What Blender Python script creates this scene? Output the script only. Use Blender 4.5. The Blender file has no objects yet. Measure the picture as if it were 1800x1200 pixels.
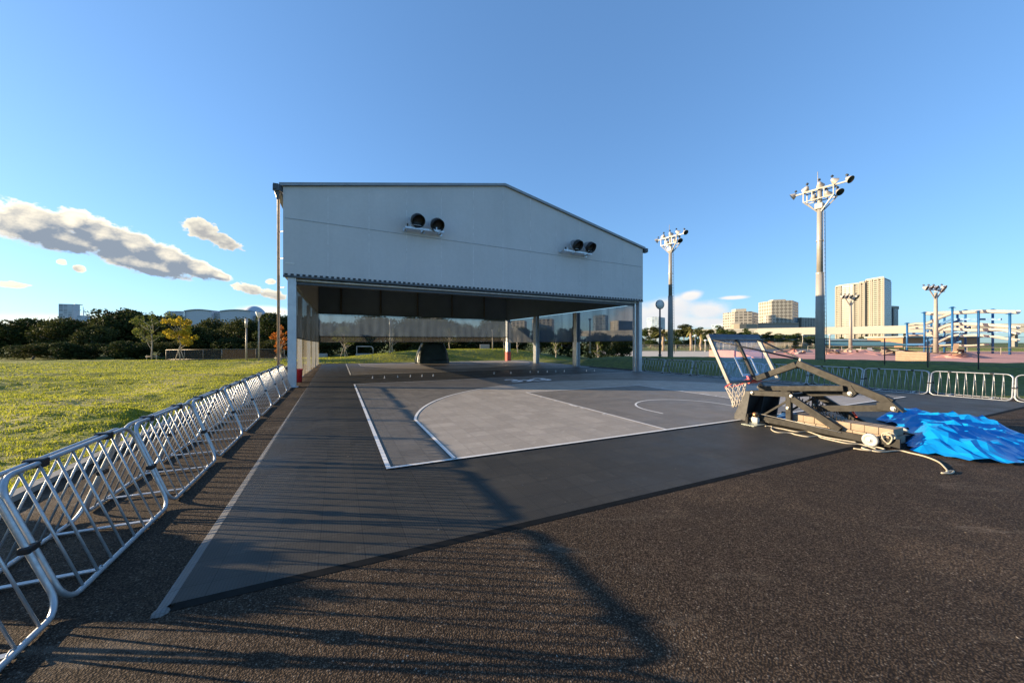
import bpy, math, random
import numpy as np
from mathutils import Vector, Matrix, noise
R = math.radians
rnd = random.Random(7)
S = bpy.context.scene
COL = S.collection

# ------------------------------------------------------------------ measures
F, CX, V0, EYE = 652.0, 900.0, 602.0, 1.68          # photo pixels, metres
def at(u, Y, v): return Vector(((u-CX)/F*Y, Y, EYE+(V0-v)/F*Y))
def gp(u, v, z=0.0):
    Y = F*(EYE-z)/(v-V0); return Vector(((u-CX)/F*Y, Y, z))
OA = Vector((-1.628, 4.890, 0)); E1 = Vector((.9047, .4259, 0)); E2 = Vector((-.4259, .9047, 0))
def C(a, b, z=0.0): return OA + E1*a + E2*b + Vector((0, 0, z))
def court(p): d = p-OA; return d.dot(E1), d.dot(E2)
UP = Vector((0, 0, 1))
SUN_EL = R(12.0); SUN_DIR = Vector((-.9969, .079, 0)).normalized()*math.cos(SUN_EL)+UP*math.sin(SUN_EL)

# ------------------------------------------------------------------ materials
def nodes(m):
    m.use_nodes = True; t = m.node_tree; t.nodes.clear(); return t
def nd(t, kind, **kw):
    n = t.nodes.new(kind)
    for k, v in kw.items():
        if k.startswith('i_'):
            k = k[2:]; k = int(k) if k.isdigit() else k
            n.inputs[k].default_value = v
        else: setattr(n, k, v)
    return n
def ramp(t, stops, src, interp='LINEAR'):
    r = nd(t, 'ShaderNodeValToRGB'); r.color_ramp.interpolation = interp
    e = r.color_ramp.elements
    while len(e) < len(stops): e.new(.5)
    for k, (p, c) in enumerate(stops):
        e[k].position = p; e[k].color = (c, c, c, 1) if isinstance(c, (int, float)) else (*c, 1)
    t.links.new(src, r.inputs[0]); return r
def mth(t, op, a, b=None, clamp=False):
    n = nd(t, 'ShaderNodeMath', operation=op, use_clamp=clamp)
    for k, x in enumerate((a, b)):
        if x is None: continue
        if isinstance(x, (int, float)): n.inputs[k].default_value = x
        else: t.links.new(x, n.inputs[k])
    return n.outputs[0]
def mixc(t, fac, a, b, mode='MIX'):
    n = nd(t, 'ShaderNodeMix', data_type='RGBA', blend_type=mode)
    for k, x in ((0, fac), (6, a), (7, b)):
        if isinstance(x, (int, float)): n.inputs[k].default_value = x
        elif isinstance(x, tuple): n.inputs[k].default_value = (*x, 1)
        else: t.links.new(x, n.inputs[k])
    return n.outputs[2]
def noise_n(t, co, scale, detail=4, rough=.55):
    n = nd(t, 'ShaderNodeTexNoise'); n.inputs['Scale'].default_value = scale
    n.inputs['Detail'].default_value = detail; n.inputs['Roughness'].default_value = rough
    if co is not None: t.links.new(co, n.inputs['Vector'])
    return n.outputs[0]
def bsdf(t, col, rough=.6, metal=0.0, normal=None, spec=.5):
    b = nd(t, 'ShaderNodeBsdfPrincipled')
    if isinstance(col, tuple): b.inputs['Base Color'].default_value = (*col, 1)
    else: t.links.new(col, b.inputs['Base Color'])
    if isinstance(rough, (int, float)): b.inputs['Roughness'].default_value = rough
    else: t.links.new(rough, b.inputs['Roughness'])
    b.inputs['Metallic'].default_value = metal
    b.inputs['Specular IOR Level'].default_value = spec
    if normal is not None: t.links.new(normal, b.inputs['Normal'])
    return b
def bump(t, h, strength=.3, dist=.02):
    b = nd(t, 'ShaderNodeBump'); b.inputs['Strength'].default_value = strength; b.inputs['Distance'].default_value = dist
    t.links.new(h, b.inputs['Height']); return b.outputs[0]
def out(t, s):
    o = nd(t, 'ShaderNodeOutputMaterial'); t.links.new(s, o.inputs[0])
MATS = {}
def mat(name, col, rough=.6, metal=0.0, var=.2, scale=6, bmp=0.0, bscale=40, spec=.5):
    if name in MATS: return MATS[name]
    m = bpy.data.materials.new(name); t = nodes(m)
    co = nd(t, 'ShaderNodeTexCoord').outputs['Object']
    n = noise_n(t, co, scale, 5)
    r = ramp(t, [(.3, tuple(c*(1-var) for c in col)), (.7, tuple(min(1, c*(1+var)) for c in col))], n)
    rr = ramp(t, [(.3, max(.02, rough-.1)), (.7, min(1, rough+.1))], noise_n(t, co, scale*2.3, 3))
    nm = bump(t, noise_n(t, co, bscale, 3), bmp, .01) if bmp else None
    out(t, bsdf(t, r.outputs[0], rr.outputs[0], metal, nm, spec).outputs[0])
    MATS[name] = m; return m
def leaf_mat(name, c0, c1, trans=.35):
    if name in MATS: return MATS[name]
    m = bpy.data.materials.new(name); t = nodes(m)
    g = nd(t, 'ShaderNodeNewGeometry')
    r = ramp(t, [(0, c0), (1, c1)], g.outputs['Random Per Island'])
    d = bsdf(t, r.outputs[0], .75, 0, None, .15)
    tr = nd(t, 'ShaderNodeBsdfTranslucent'); t.links.new(r.outputs[0], tr.inputs[0])
    mx = nd(t, 'ShaderNodeMixShader'); mx.inputs[0].default_value = trans
    t.links.new(d.outputs[0], mx.inputs[1]); t.links.new(tr.outputs[0], mx.inputs[2])
    out(t, mx.outputs[0]); MATS[name] = m; return m
def mesh_mat(name, col, clear, streak=.12, tr=.5):
    """woven net or clear sheet: lets part of what is behind show"""
    m = bpy.data.materials.new(name); t = nodes(m)
    co = nd(t, 'ShaderNodeTexCoord').outputs['Object']
    mp = nd(t, 'ShaderNodeMapping'); t.links.new(co, mp.inputs[0]); mp.inputs['Scale'].default_value = (1, 1, .05)
    n = noise_n(t, mp.outputs[0], 2.2, 4)
    n2 = noise_n(t, co, .9, 3)
    fac = mth(t, 'ADD', mth(t, 'MULTIPLY', mth(t, 'SUBTRACT', n, .5), streak*4), 1-clear, True)
    c = mixc(t, n2, tuple(x*.75 for x in col), tuple(min(1, x*1.25) for x in col))
    nm = bump(t, n, .5, .08)
    d = bsdf(t, c, .42, 0, nm, .5)
    tl = nd(t, 'ShaderNodeBsdfTranslucent'); t.links.new(c, tl.inputs[0])
    m1 = nd(t, 'ShaderNodeMixShader'); m1.inputs[0].default_value = tr
    t.links.new(d.outputs[0], m1.inputs[1]); t.links.new(tl.outputs[0], m1.inputs[2])
    tp = nd(t, 'ShaderNodeBsdfTransparent')
    m2 = nd(t, 'ShaderNodeMixShader'); t.links.new(fac, m2.inputs[0])
    t.links.new(tp.outputs[0], m2.inputs[1]); t.links.new(m1.outputs[0], m2.inputs[2])
    out(t, m2.outputs[0]); MATS[name] = m; return m

# ------------------------------------------------------------------ mesh builder
class MB:
    def __init__(s): s.v = []; s.f = []; s.sm = []
    def add(s, vs, fs, smooth=False):
        o = len(s.v); s.v += [tuple(v) for v in vs]; s.f += [tuple(i+o for i in f) for f in fs]; s.sm += [smooth]*len(fs); return s
    def obox(s, c, x, y, z):
        """box: centre and three half-axis vectors"""
        c = Vector(c); x = Vector(x); y = Vector(y); z = Vector(z)
        vs = [c+x*i+y*j+z*k for k in (-1, 1) for j in (-1, 1) for i in (-1, 1)]
        fs = [(0, 2, 3, 1), (4, 5, 7, 6), (0, 1, 5, 4), (2, 6, 7, 3), (0, 4, 6, 2), (1, 3, 7, 5)]
        if x.cross(y).dot(z) < 0: fs = [f[::-1] for f in fs]
        return s.add(vs, fs)
    def box(s, x0, x1, y0, y1, z0, z1):
        return s.obox(((x0+x1)/2, (y0+y1)/2, (z0+z1)/2), ((x1-x0)/2, 0, 0), (0, (y1-y0)/2, 0), (0, 0, (z1-z0)/2))
    def bbox(s, x0, x1, y0, y1, z0, z1, b=.01):
        """box with chamfered edges"""
        import bmesh
        bm = bmesh.new(); bmesh.ops.create_cube(bm, size=1)
        for v in bm.verts: v.co = Vector((x0+(v.co.x+.5)*(x1-x0), y0+(v.co.y+.5)*(y1-y0), z0+(v.co.z+.5)*(z1-z0)))
        bmesh.ops.bevel(bm, geom=list(bm.edges), offset=b, segments=2, affect='EDGES', profile=.5)
        bm.verts.index_update()
        s.add([v.co for v in bm.verts], [[v.index for v in f.verts] for f in bm.faces]); bm.free(); return s
    def bar(s, p, q, w, h, up=UP):
        """rectangular bar from p to q, w across and h along up"""
        p = Vector(p); q = Vector(q); d = (q-p); n = d.normalized(); sd = n.cross(up)
        if sd.length < 1e-4: sd = n.cross(Vector((1, 0, 0)))
        sd.normalize(); u = sd.cross(n)
        return s.obox((p+q)/2, d/2, sd*w/2, u*h/2)
    def tube(s, pts, r, n=8, closed=False, cap=True):
        pts = [Vector(p) for p in pts]; m = len(pts); rs = r if isinstance(r, (list, tuple)) else [r]*m
        vs = []; prev = None
        for i, p in enumerate(pts):
            a = pts[(i-1) % m] if (closed or i > 0) else p; b = pts[(i+1) % m] if (closed or i < m-1) else p
            t = (b-a).normalized() if (b-a).length > 1e-9 else UP
            if prev is None:
                prev = t.cross(UP)
                if prev.length < .05: prev = t.cross(Vector((1, 0, 0)))
            x = (prev - t*prev.dot(t))
            x = x.normalized() if x.length > 1e-6 else t.orthogonal().normalized()
            prev = x; y = t.cross(x)
            for k in range(n):
                an = 2*math.pi*k/n; vs.append(p+(x*math.cos(an)+y*math.sin(an))*rs[i])
        fs = []
        for i in range(m if closed else m-1):
            j = (i+1) % m
            for k in range(n): fs.append((i*n+k, i*n+(k+1) % n, j*n+(k+1) % n, j*n+k))
        s.add(vs, fs, True)
        if cap and not closed:
            o = len(s.v)-m*n
            s.f += [tuple(o+k for k in range(n))[::-1], tuple(o+(m-1)*n+k for k in range(n))]; s.sm += [False, False]
        return s
    def lathe(s, prof, c=(0, 0, 0), axis=UP, n=20, smooth=True):
        """prof: list of (radius, distance along axis)"""
        axis = Vector(axis).normalized(); x = axis.orthogonal().normalized(); y = axis.cross(x); c = Vector(c)
        vs = [c+axis*h+(x*math.cos(2*math.pi*k/n)+y*math.sin(2*math.pi*k/n))*r for r, h in prof for k in range(n)]
        fs = [(i*n+k, i*n+(k+1) % n, (i+1)*n+(k+1) % n, (i+1)*n+k) for i in range(len(prof)-1) for k in range(n)]
        return s.add(vs, fs, smooth)
    def prism(s, poly, d):
        """poly: 3-D points, d: extrusion vector"""
        n = len(poly); d = Vector(d); poly = [Vector(p) for p in poly]
        nr = sum(((poly[i]-poly[0]).cross(poly[(i+1) % n]-poly[0]) for i in range(1, n-1)), Vector())
        if nr.dot(d) > 0: poly = poly[::-1]
        vs = poly+[p+d for p in poly]
        fs = [tuple(range(n)), tuple(range(n, 2*n))[::-1]]+[(i, i+n, (i+1) % n+n, (i+1) % n) for i in range(n)]
        return s.add(vs, fs)
    def build(s, name, material, parent=None, offset=None, bevel=0):
        me = bpy.data.meshes.new(name)
        vs = s.v if offset is None else [tuple(Vector(v)-offset) for v in s.v]
        me.from_pydata(vs, [], s.f); me.polygons.foreach_set('use_smooth', s.sm); me.update()
        me.materials.append(material)
        o = bpy.data.objects.new(name, me); COL.objects.link(o)
        if parent is not None: o.parent = parent
        if bevel:
            bv = o.modifiers.new('bevel', 'BEVEL'); bv.width = bevel; bv.segments = 2; bv.limit_method = 'ANGLE'
        return o
def tag(o, label=None, cat=None, group=None, kind=None):
    for k, v in (('label', label), ('category', cat), ('group', group), ('kind', kind)):
        if v: o[k] = v
    return o
def thing(name, label, cat, loc=(0, 0, 0), rz=0.0, group=None):
    o = bpy.data.objects.new(name, None); COL.objects.link(o); o.location = loc; o.rotation_euler = (0, 0, rz)
    o.empty_display_size = .2
    return tag(o, label, cat, group)
def copy_tree(o, parent=None, loc=None, rz=None, label=None, scale=None):
    c = o.copy(); COL.objects.link(c)
    if parent is not None: c.parent = parent
    if loc is not None: c.location = loc
    if rz is not None: c.rotation_euler = (0, 0, rz)
    if scale is not None: c.scale = scale if isinstance(scale, tuple) else (scale,)*3
    if label: c['label'] = label
    for ch in list(o.children): copy_tree(ch, c)
    return c
def structure(o, label=None): return tag(o, label, None, None, 'structure')
ORD = ['first', 'second', 'third', 'fourth', 'fifth', 'sixth', 'seventh', 'eighth', 'ninth', 'tenth', 'eleventh', 'twelfth',
       'thirteenth', 'fourteenth', 'fifteenth', 'sixteenth', 'seventeenth', 'eighteenth', 'nineteenth', 'twentieth']
# ------------------------------------------------------------------ camera, sun, sky
cam = bpy.data.objects.new('camera', bpy.data.cameras.new('camera')); COL.objects.link(cam)
cam.location = (0, 0, EYE); cam.rotation_euler = (R(90), 0, 0)
cam.data.sensor_fit = 'HORIZONTAL'; cam.data.sensor_width = 36; cam.data.lens = 36*F/1800
cam.data.shift_y = (V0-600)/1800; cam.data.clip_start = .05; cam.data.clip_end = 6000
S.camera = cam
sun = bpy.data.objects.new('sun', bpy.data.lights.new('sun', 'SUN')); COL.objects.link(sun)
sun.data.energy = 5.0; sun.data.angle = R(.5); sun.data.color = (1.0, .78, .50)
sun.rotation_euler = (-SUN_DIR).to_track_quat('-Z', 'Y').to_euler(); sun.location = (-20, 0, 20)
S.view_settings.view_transform = 'Standard'; S.view_settings.look = 'None'; S.view_settings.gamma = 1
S.view_settings.exposure = 1.3; S.view_settings.use_curve_mapping = False
S.cycles.max_bounces = 8; S.cycles.transparent_max_bounces = 16; S.cycles.use_denoising = True
S.cycles.caustics_reflective = False; S.cycles.caustics_refractive = False

w = bpy.data.worlds.new('World'); S.world = w; w.use_nodes = True; t = w.node_tree; t.nodes.clear()
sky = nd(t, 'ShaderNodeTexSky', sky_type='NISHITA'); sky.sun_disc = False; sky.sun_elevation = SUN_EL
sky.sun_rotation = math.atan2(SUN_DIR.x, SUN_DIR.y); sky.altitude = 0; sky.air_density = 1.0; sky.dust_density = .5; sky.ozone_density = 2.0
tc = nd(t, 'ShaderNodeTexCoord')
# clouds sit at azimuth/elevation (degrees) on the sky
def azel(u, v):
    d = Vector(((u-CX)/F, 1, (V0-v)/F)).normalized()
    return math.degrees(math.atan2(d.x, d.y)), math.degrees(math.asin(d.z))
sep = nd(t, 'ShaderNodeSeparateXYZ'); t.links.new(tc.outputs['Generated'], sep.inputs[0])
az = mth(t, 'MULTIPLY', mth(t, 'ARCTAN2', sep.outputs[0], sep.outputs[1]), 180/math.pi)
el = mth(t, 'MULTIPLY', mth(t, 'ARCSINE', sep.outputs[2]), 180/math.pi)
cmb = nd(t, 'ShaderNodeCombineXYZ'); t.links.new(az, cmb.inputs[0]); t.links.new(el, cmb.inputs[1])
def ell(u, v, ru, rv, rot=0, wgt=1):
    a0, e0 = azel(u, v); a1, _ = azel(u+ru, v); _, e1 = azel(u, v-rv); return (a0, e0, abs(a1-a0), abs(e1-e0), R(-rot), wgt)
BIG = [ell(60, 395, 100, 46, 8), ell(130, 388, 45, 28, 0), ell(175, 412, 75, 36, 14), ell(110, 420, 90, 30, 6),
       ell(235, 432, 65, 34, 18), ell(300, 455, 62, 28, 20), ell(350, 474, 52, 20, 14), ell(385, 485, 32, 11, 10), ell(250, 462, 110, 24, 14)]
SMALL = [ell(352, 402, 38, 24, 16), ell(392, 424, 40, 17, 16), ell(345, 398, 24, 22), ell(440, 508, 38, 11, 10), ell(480, 518, 34, 10, 6),
         ell(140, 472, 16, 9, 10), ell(108, 460, 12, 7), ell(476, 494, 12, 7), ell(20, 500, 40, 8)]
PALE = [ell(1150, 562, 130, 42, 0), ell(1215, 520, 30, 13, -8), ell(1240, 545, 66, 26, 0), ell(1180, 540, 70, 28), ell(1290, 523, 40, 5), ell(1245, 568, 60, 16)]
def cloud_group(name, ells, freq, amp):
    g = bpy.data.node_groups.new(name, 'ShaderNodeTree')
    g.interface.new_socket('P', in_out='INPUT', socket_type='NodeSocketVector')
    g.interface.new_socket('D', in_out='OUTPUT', socket_type='NodeSocketFloat')
    gi = nd(g, 'NodeGroupInput'); go = nd(g, 'NodeGroupOutput')
    P = gi.outputs[0]; acc = None
    for a0, e0, ra, re, rot, wgt in ells:
        mp = nd(g, 'ShaderNodeMapping', vector_type='TEXTURE'); g.links.new(P, mp.inputs[0])
        mp.inputs['Location'].default_value = (a0, e0, 0); mp.inputs['Rotation'].default_value = (0, 0, rot); mp.inputs['Scale'].default_value = (ra, re, 1)
        ln = nd(g, 'ShaderNodeVectorMath', operation='LENGTH'); g.links.new(mp.outputs[0], ln.inputs[0])
        d = mth(g, 'SUBTRACT', 1.0, ln.outputs[1])
        acc = d if acc is None else mth(g, 'SMOOTH_MAX', acc, d)
        if acc.node.operation == 'SMOOTH_MAX': acc.node.inputs[2].default_value = .15
    mp = nd(g, 'ShaderNodeMapping'); g.links.new(P, mp.inputs[0]); mp.inputs['Scale'].default_value = (1, 1.5, 1)
    n1 = noise_n(g, mp.outputs[0], freq, 8, .62)
    acc = mth(g, 'ADD', acc, mth(g, 'MULTIPLY', mth(g, 'SUBTRACT', n1, .52), amp))
    g.links.new(acc, go.inputs[0]); return g
def layer(base, grp, edge, off, lit, dark, gain, soft, core):
    def dens(vec):
        n = nd(t, 'ShaderNodeGroup'); n.node_tree = grp; t.links.new(vec, n.inputs[0]); return n.outputs[0]
    d0 = dens(cmb.outputs[0])
    ad = nd(t, 'ShaderNodeVectorMath', operation='ADD'); t.links.new(cmb.outputs[0], ad.inputs[0]); ad.inputs[1].default_value = off
    d1 = dens(ad.outputs[0])
    mask = ramp(t, [(edge, 0.0), (edge+soft, 1.0)], d0, 'EASE').outputs[0]
    thick = mth(t, 'MULTIPLY', mth(t, 'SUBTRACT', d0, edge), core, True)
    li = mth(t, 'ADD', mth(t, 'MULTIPLY', mth(t, 'SUBTRACT', d0, d1), gain), mth(t, 'SUBTRACT', 1.0, thick))
    li = mth(t, 'MULTIPLY', li, 1.0, True)
    c = mixc(t, li, dark, lit)
    return mixc(t, mask, base, c), mask
SKYK = .075
scl = mixc(t, 1.0, sky.outputs[0], (SKYK, SKYK, SKYK*1.1), 'MULTIPLY'); gm_ = nd(t, 'ShaderNodeGamma'); gm_.inputs[1].default_value = .66; t.links.new(scl, gm_.inputs[0])   # flattens the horizon glow as the phone's exposure did
tint = mixc(t, 1.0, gm_.outputs[0], (.43, .67, .92), 'MULTIPLY')
c, _ = layer(tint, cloud_group('pale_cloud', PALE, .34, .75), .10, (-1.2, .8, 0), (.42, .40, .38), (.27, .31, .36), .5, .60, .8)
c, _ = layer(c, cloud_group('low_cloud', [ell(230, 574, 300, 26), ell(470, 548, 70, 15), ell(20, 582, 240, 22)], .30, .55), .05, (-1, .6, 0), (.56, .53, .43), (.46, .46, .44), .3, .75, .6)
c, _ = layer(c, cloud_group('big_cloud', BIG, .75, .95), .10, (-.9, 1.1, 0), (.62, .55, .42), (.125, .15, .185), 1.0, .24, 2.8)
c, _ = layer(c, cloud_group('small_cloud', SMALL, 1.1, 1.35), .12, (-.7, .7, 0), (.46, .43, .35), (.20, .20, .20), .6, .18, 1.8)
bg = nd(t, 'ShaderNodeBackground'); t.links.new(c, bg.inputs[0]); bg.inputs[1].default_value = 1.0
wo = nd(t, 'ShaderNodeOutputWorld'); t.links.new(bg.outputs[0], wo.inputs[0])

# ------------------------------------------------------------------ ground materials
def m_asphalt():
    m = bpy.data.materials.new('asphalt'); t = nodes(m); co = nd(t, 'ShaderNodeTexCoord').outputs['Object']
    v = nd(t, 'ShaderNodeTexVoronoi'); v.inputs['Scale'].default_value = 92; v.inputs['Randomness'].default_value = 1; t.links.new(co, v.inputs['Vector'])
    big = noise_n(t, co, .55, 6, .65); mid = noise_n(t, co, 5, 4)
    sp = nd(t, 'ShaderNodeSeparateColor'); t.links.new(v.outputs['Color'], sp.inputs[0])
    stone = ramp(t, [(0, (.066, .046, .031)), (.55, (.106, .075, .051)), (.95, (.145, .106, .075)), (1, (.27, .22, .17))], sp.outputs[0]).outputs[0]
    gap = ramp(t, [(.25, 1.0), (.66, .26)], v.outputs['Distance']).outputs[0]
    c = mixc(t, 1.0, stone, gap, 'MULTIPLY')
    worn = ramp(t, [(.50, (1, 1, 1)), (.66, (1.9, 1.85, 1.75))], big).outputs[0]
    c = mixc(t, .8, c, worn, 'MULTIPLY')
    mp = nd(t, 'ShaderNodeMapping'); t.links.new(co, mp.inputs[0]); mp.inputs['Rotation'].default_value = (0, 0, .6); mp.inputs['Scale'].default_value = (.5, 1.7, 1)
    scuff = mth(t, 'MULTIPLY', ramp(t, [(.56, 0.0), (.72, 1.0)], noise_n(t, mp.outputs[0], 1.5, 7, .72)).outputs[0], ramp(t, [(.42, 0.0), (.60, .75)], noise_n(t, co, .45, 3)).outputs[0])
    c = mixc(t, scuff, c, (.24, .20, .155))
    c = mixc(t, .5, c, ramp(t, [(.3, (.75, .75, .78)), (.7, (1.2, 1.15, 1.1))], mid).outputs[0], 'MULTIPLY')
    h = mth(t, 'SUBTRACT', 1.0, v.outputs['Distance'])
    out(t, bsdf(t, c, .85, 0, bump(t, ramp(t, [(.35, 0.0), (.75, 1.0)], h, 'EASE').outputs[0], .9, .007), .12).outputs[0]); return m
def m_tiles():
    """interlocking ribbed court tiles; the colour comes from the material's own zone colour"""
    def mk(name, c0, c1):
        m = bpy.data.materials.new(name); t = nodes(m); co = nd(t, 'ShaderNodeTexCoord').outputs['Object']
        mp = nd(t, 'ShaderNodeMapping'); t.links.new(co, mp.inputs[0])
        mp.inputs['Rotation'].default_value = (0, 0, -math.atan2(E1.y, E1.x)); mp.inputs['Location'].default_value = (.13, .07, 0)
        x = nd(t, 'ShaderNodeSeparateXYZ'); t.links.new(mp.outputs[0], x.inputs[0])
        def lines(sock, size, wd):
            f = mth(t, 'FRACT', mth(t, 'DIVIDE', sock, size)); d = mth(t, 'ABSOLUTE', mth(t, 'SUBTRACT', f, .5))
            return mth(t, 'GREATER_THAN', d, .5-wd)
        seam = mth(t, 'MAXIMUM', lines(x.outputs[0], .33, .012), lines(x.outputs[1], .33, .012))
        seam2 = lines(x.outputs[0], .99, .004)
        fine = mth(t, 'MAXIMUM', lines(x.outputs[0], .022, .17), lines(x.outputs[1], .022, .10))
        br = nd(t, 'ShaderNodeTexWhiteNoise', noise_dimensions='2D')
        fl = nd(t, 'ShaderNodeVectorMath', operation='FLOOR'); sc = nd(t, 'ShaderNodeVectorMath', operation='DIVIDE')
        t.links.new(mp.outputs[0], sc.inputs[0]); sc.inputs[1].default_value = (.33, .33, 1); t.links.new(sc.outputs[0], fl.inputs[0]); t.links.new(fl.outputs[0], br.inputs['Vector'])
        n = noise_n(t, co, 1.1, 6, .65)
        c = mixc(t, ramp(t, [(.3, 0.0), (.7, 1.0)], n).outputs[0], c0, c1)
        c = mixc(t, mth(t, 'MULTIPLY', br.outputs[0], .42), c, tuple(k*.55 for k in c0))
        dust = ramp(t, [(.56, 0.0), (.76, .45)], noise_n(t, co, 7, 5, .7)).outputs[0]
        c = mixc(t, dust, c, tuple(min(1, k*1.7) for k in c1))
        c = mixc(t, mth(t, 'MULTIPLY', fine, .45), c, tuple(k*.45 for k in c0))
        c = mixc(t, mth(t, 'MULTIPLY', mth(t, 'MAXIMUM', seam, seam2), .6), c, tuple(k*.3 for k in c0))
        h = mth(t, 'SUBTRACT', 1.0, mth(t, 'MAXIMUM', mth(t, 'MULTIPLY', fine, .6), seam))
        rr = ramp(t, [(.3, .42), (.7, .62)], n).outputs[0]
        out(t, bsdf(t, c, rr, 0, bump(t, h, .45, .004), .16).outputs[0]); MATS[name] = m; return m
    mk('tile_dark', (.050, .046, .039), (.068, .062, .052))
    mk('tile_lane', (.18, .160, .136), (.215, .192, .164))
    mk('tile_arc', (.41, .355, .295), (.475, .415, .345))
    mk('tile_key', (.215, .190, .162), (.25, .222, .19))
    mk('tile_trim', (.17, .165, .155), (.21, .20, .19))
def m_grass(name, c0, c1, c2, dry, dry_amt, track=False):
    m = bpy.data.materials.new(name); t = nodes(m); co = nd(t, 'ShaderNodeTexCoord').outputs['Object']
    n1 = noise_n(t, co, .35, 6, .6); n2 = noise_n(t, co, 3.5, 5, .65); n3 = noise_n(t, co, 28, 4, .7)
    c = ramp(t, [(.3, c0), (.5, c1), (.72, c2)], n2).outputs[0]
    d = ramp(t, [(.50, 0.0), (.68, dry_amt)], n1).outputs[0]
    if track:
        mp = nd(t, 'ShaderNodeMapping'); t.links.new(co, mp.inputs[0]); mp.inputs['Rotation'].default_value = (0, 0, -math.atan2(E1.y, E1.x))
        x = nd(t, 'ShaderNodeSeparateXYZ'); t.links.new(mp.outputs[0], x.inputs[0])
        wob = mth(t, 'ADD', x.outputs[0], mth(t, 'MULTIPLY', noise_n(t, co, .5, 3), 1.6))
        a0 = (C(-6.6, 0)).dot(E1)+.8
        band = ramp(t, [(0, 1.0), (.75, 0.0)], mth(t, 'ABSOLUTE', mth(t, 'MULTIPLY', mth(t, 'SUBTRACT', wob, a0), .55))).outputs[0]
        d = mth(t, 'MAXIMUM', d, mth(t, 'MULTIPLY', band, ramp(t, [(.35, .25), (.6, .95)], n2).outputs[0]))
    c = mixc(t, d, c, dry)
    c = mixc(t, .55, c, ramp(t, [(.3, (.55, .55, .55)), (.7, (1.25, 1.25, 1.2))], n3).outputs[0], 'MULTIPLY')
    h = mth(t, 'ADD', mth(t, 'MULTIPLY', n3, .4), n2)
    nm = bump(t, h, 1.0, .10)
    b = bsdf(t, c, .75, 0, nm, .2); tl = nd(t, 'ShaderNodeBsdfTranslucent'); t.links.new(c, tl.inputs[0])
    out(t, b.outputs[0]); MATS[name] = m; return m
MATS['asphalt'] = m_asphalt(); m_tiles()
G_LAWN = m_grass('lawn_grass', (.085, .115, .012), (.22, .235, .020), (.36, .34, .035), (.48, .40, .17), .55, True)
G_BANK = m_grass('bank_grass', (.075, .095, .016), (.145, .165, .026), (.22, .22, .035), (.26, .23, .08), .35)
WHITE = mat('court_line_white', (.72, .70, .66), .55, 0, .08, 9)

# ------------------------------------------------------------------ ground
HALL = [at(497.5, 13.75, 681.7), at(1130, 21.6, 652.7), Vector((-.37, 34.2, 0)), Vector((-15.0, 28.4, 0))]
for p in HALL: p.z = 0
PL, PR, BR, BL = HALL
def sstep(x, a, b):
    k = max(0.0, min(1.0, (x-a)/(b-a))); return k*k*(3-2*k)
RB0 = Vector((7.75, 21.5, 0)); RBD = Vector((.53, -.848, 0)).normalized(); RBN = Vector((.848, .53, 0)).normalized()
CR0 = Vector((8.8, 26, 0)); CRN = Vector((.514, .857, 0)).normalized()
CREST = .75; LOW = -.80
def fbm(x, y, s, o=3):
    v = 0; a = 1
    for k in range(o): v += a*noise.noise(Vector((x*s, y*s, 3.7*k))); s *= 2.1; a *= .5
    return v
def H(x, y):
    p = Vector((x, y, 0)); a, b = court(p)
    db = (p-RB0).dot(RBN); dc = (p-CR0).dot(CRN); bk = b-27.6
    far = LOW*sstep(x/max(y, 1), .05, .25) if (y > 0 and x > 0) else (LOW if x > 0 else 0)
    h = 0; hit = []
    if db > .4:
        k = sstep(dc, .6, 6); hit.append(CREST*min(sstep(dc, -5.2, .2), sstep(db, .5, 4.0))*(1-k)+far*k)
    if bk > 0:
        k = max(sstep(bk, 7, 15), sstep(a, 16.5, 23)); hit.append((.25+.72*sstep(a, -1.5, 9))*sstep(bk, .6, 5)*(1-k)+far*k)
    return max(hit) if hit else 0.0
def build_ground():
    def axis(lo, hi, st):
        xs = list(np.arange(lo, hi+1e-6, st)); k = st; x = hi; y = lo; pre = []
        while x < 3500: k *= 1.35; x += k; xs.append(x)
        k = st
        while y > -3500: k *= 1.35; y -= k; pre.append(y)
        return pre[::-1]+xs
    xs = axis(-34, 50, .6); ys = axis(-4, 62, .6); nx = len(xs)
    vs = []; fs = []
    for y in ys:
        for x in xs:
            h = H(x, y); a, b = court(Vector((x, y, 0)))
            db = (Vector((x, y, 0))-RB0).dot(RBN)
            inside = -3.9 < a and b < 28.0 and db < 1.0
            inlawn = a < -3.4 and b < 44.5
            if inside: h = -.04
            elif inlawn: h = -.7
            elif math.hypot(x, y) < 46: h += .05*fbm(x, y, .5)-.02
            vs.append((x, y, h))
    for j in range(len(ys)-1):
        for i in range(nx-1): o = j*nx+i; fs.append((o, o+1, o+nx+1, o+nx))
    mb = MB(); mb.add(vs, fs, True); structure(mb.build('ground', G_BANK))
build_ground()
def sheet(name, poly, z, m, th=None):
    mb = MB(); poly = [Vector((p[0], p[1], z)) for p in poly]
    if th: mb.prism([p-UP*th for p in poly], UP*th)
    else:
        nr = sum(((poly[i]-poly[0]).cross(poly[i+1]-poly[0]) for i in range(1, len(poly)-1)), Vector())
        mb.add(poly if nr.z > 0 else poly[::-1], [tuple(range(len(poly)))])
    return structure(mb.build(name, m))
RBfar = RB0+RBD*20
sheet('asphalt', [C(-3.72, -14), RB0+RBD*34+RBN*.8, RB0-RBD*.5+RBN*.8, BR+Vector((2.0, .8, 0)), BL+Vector((-.2, .8, 0)), C(-3.72, 27.5)], 0.0, MATS['asphalt'])
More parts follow.
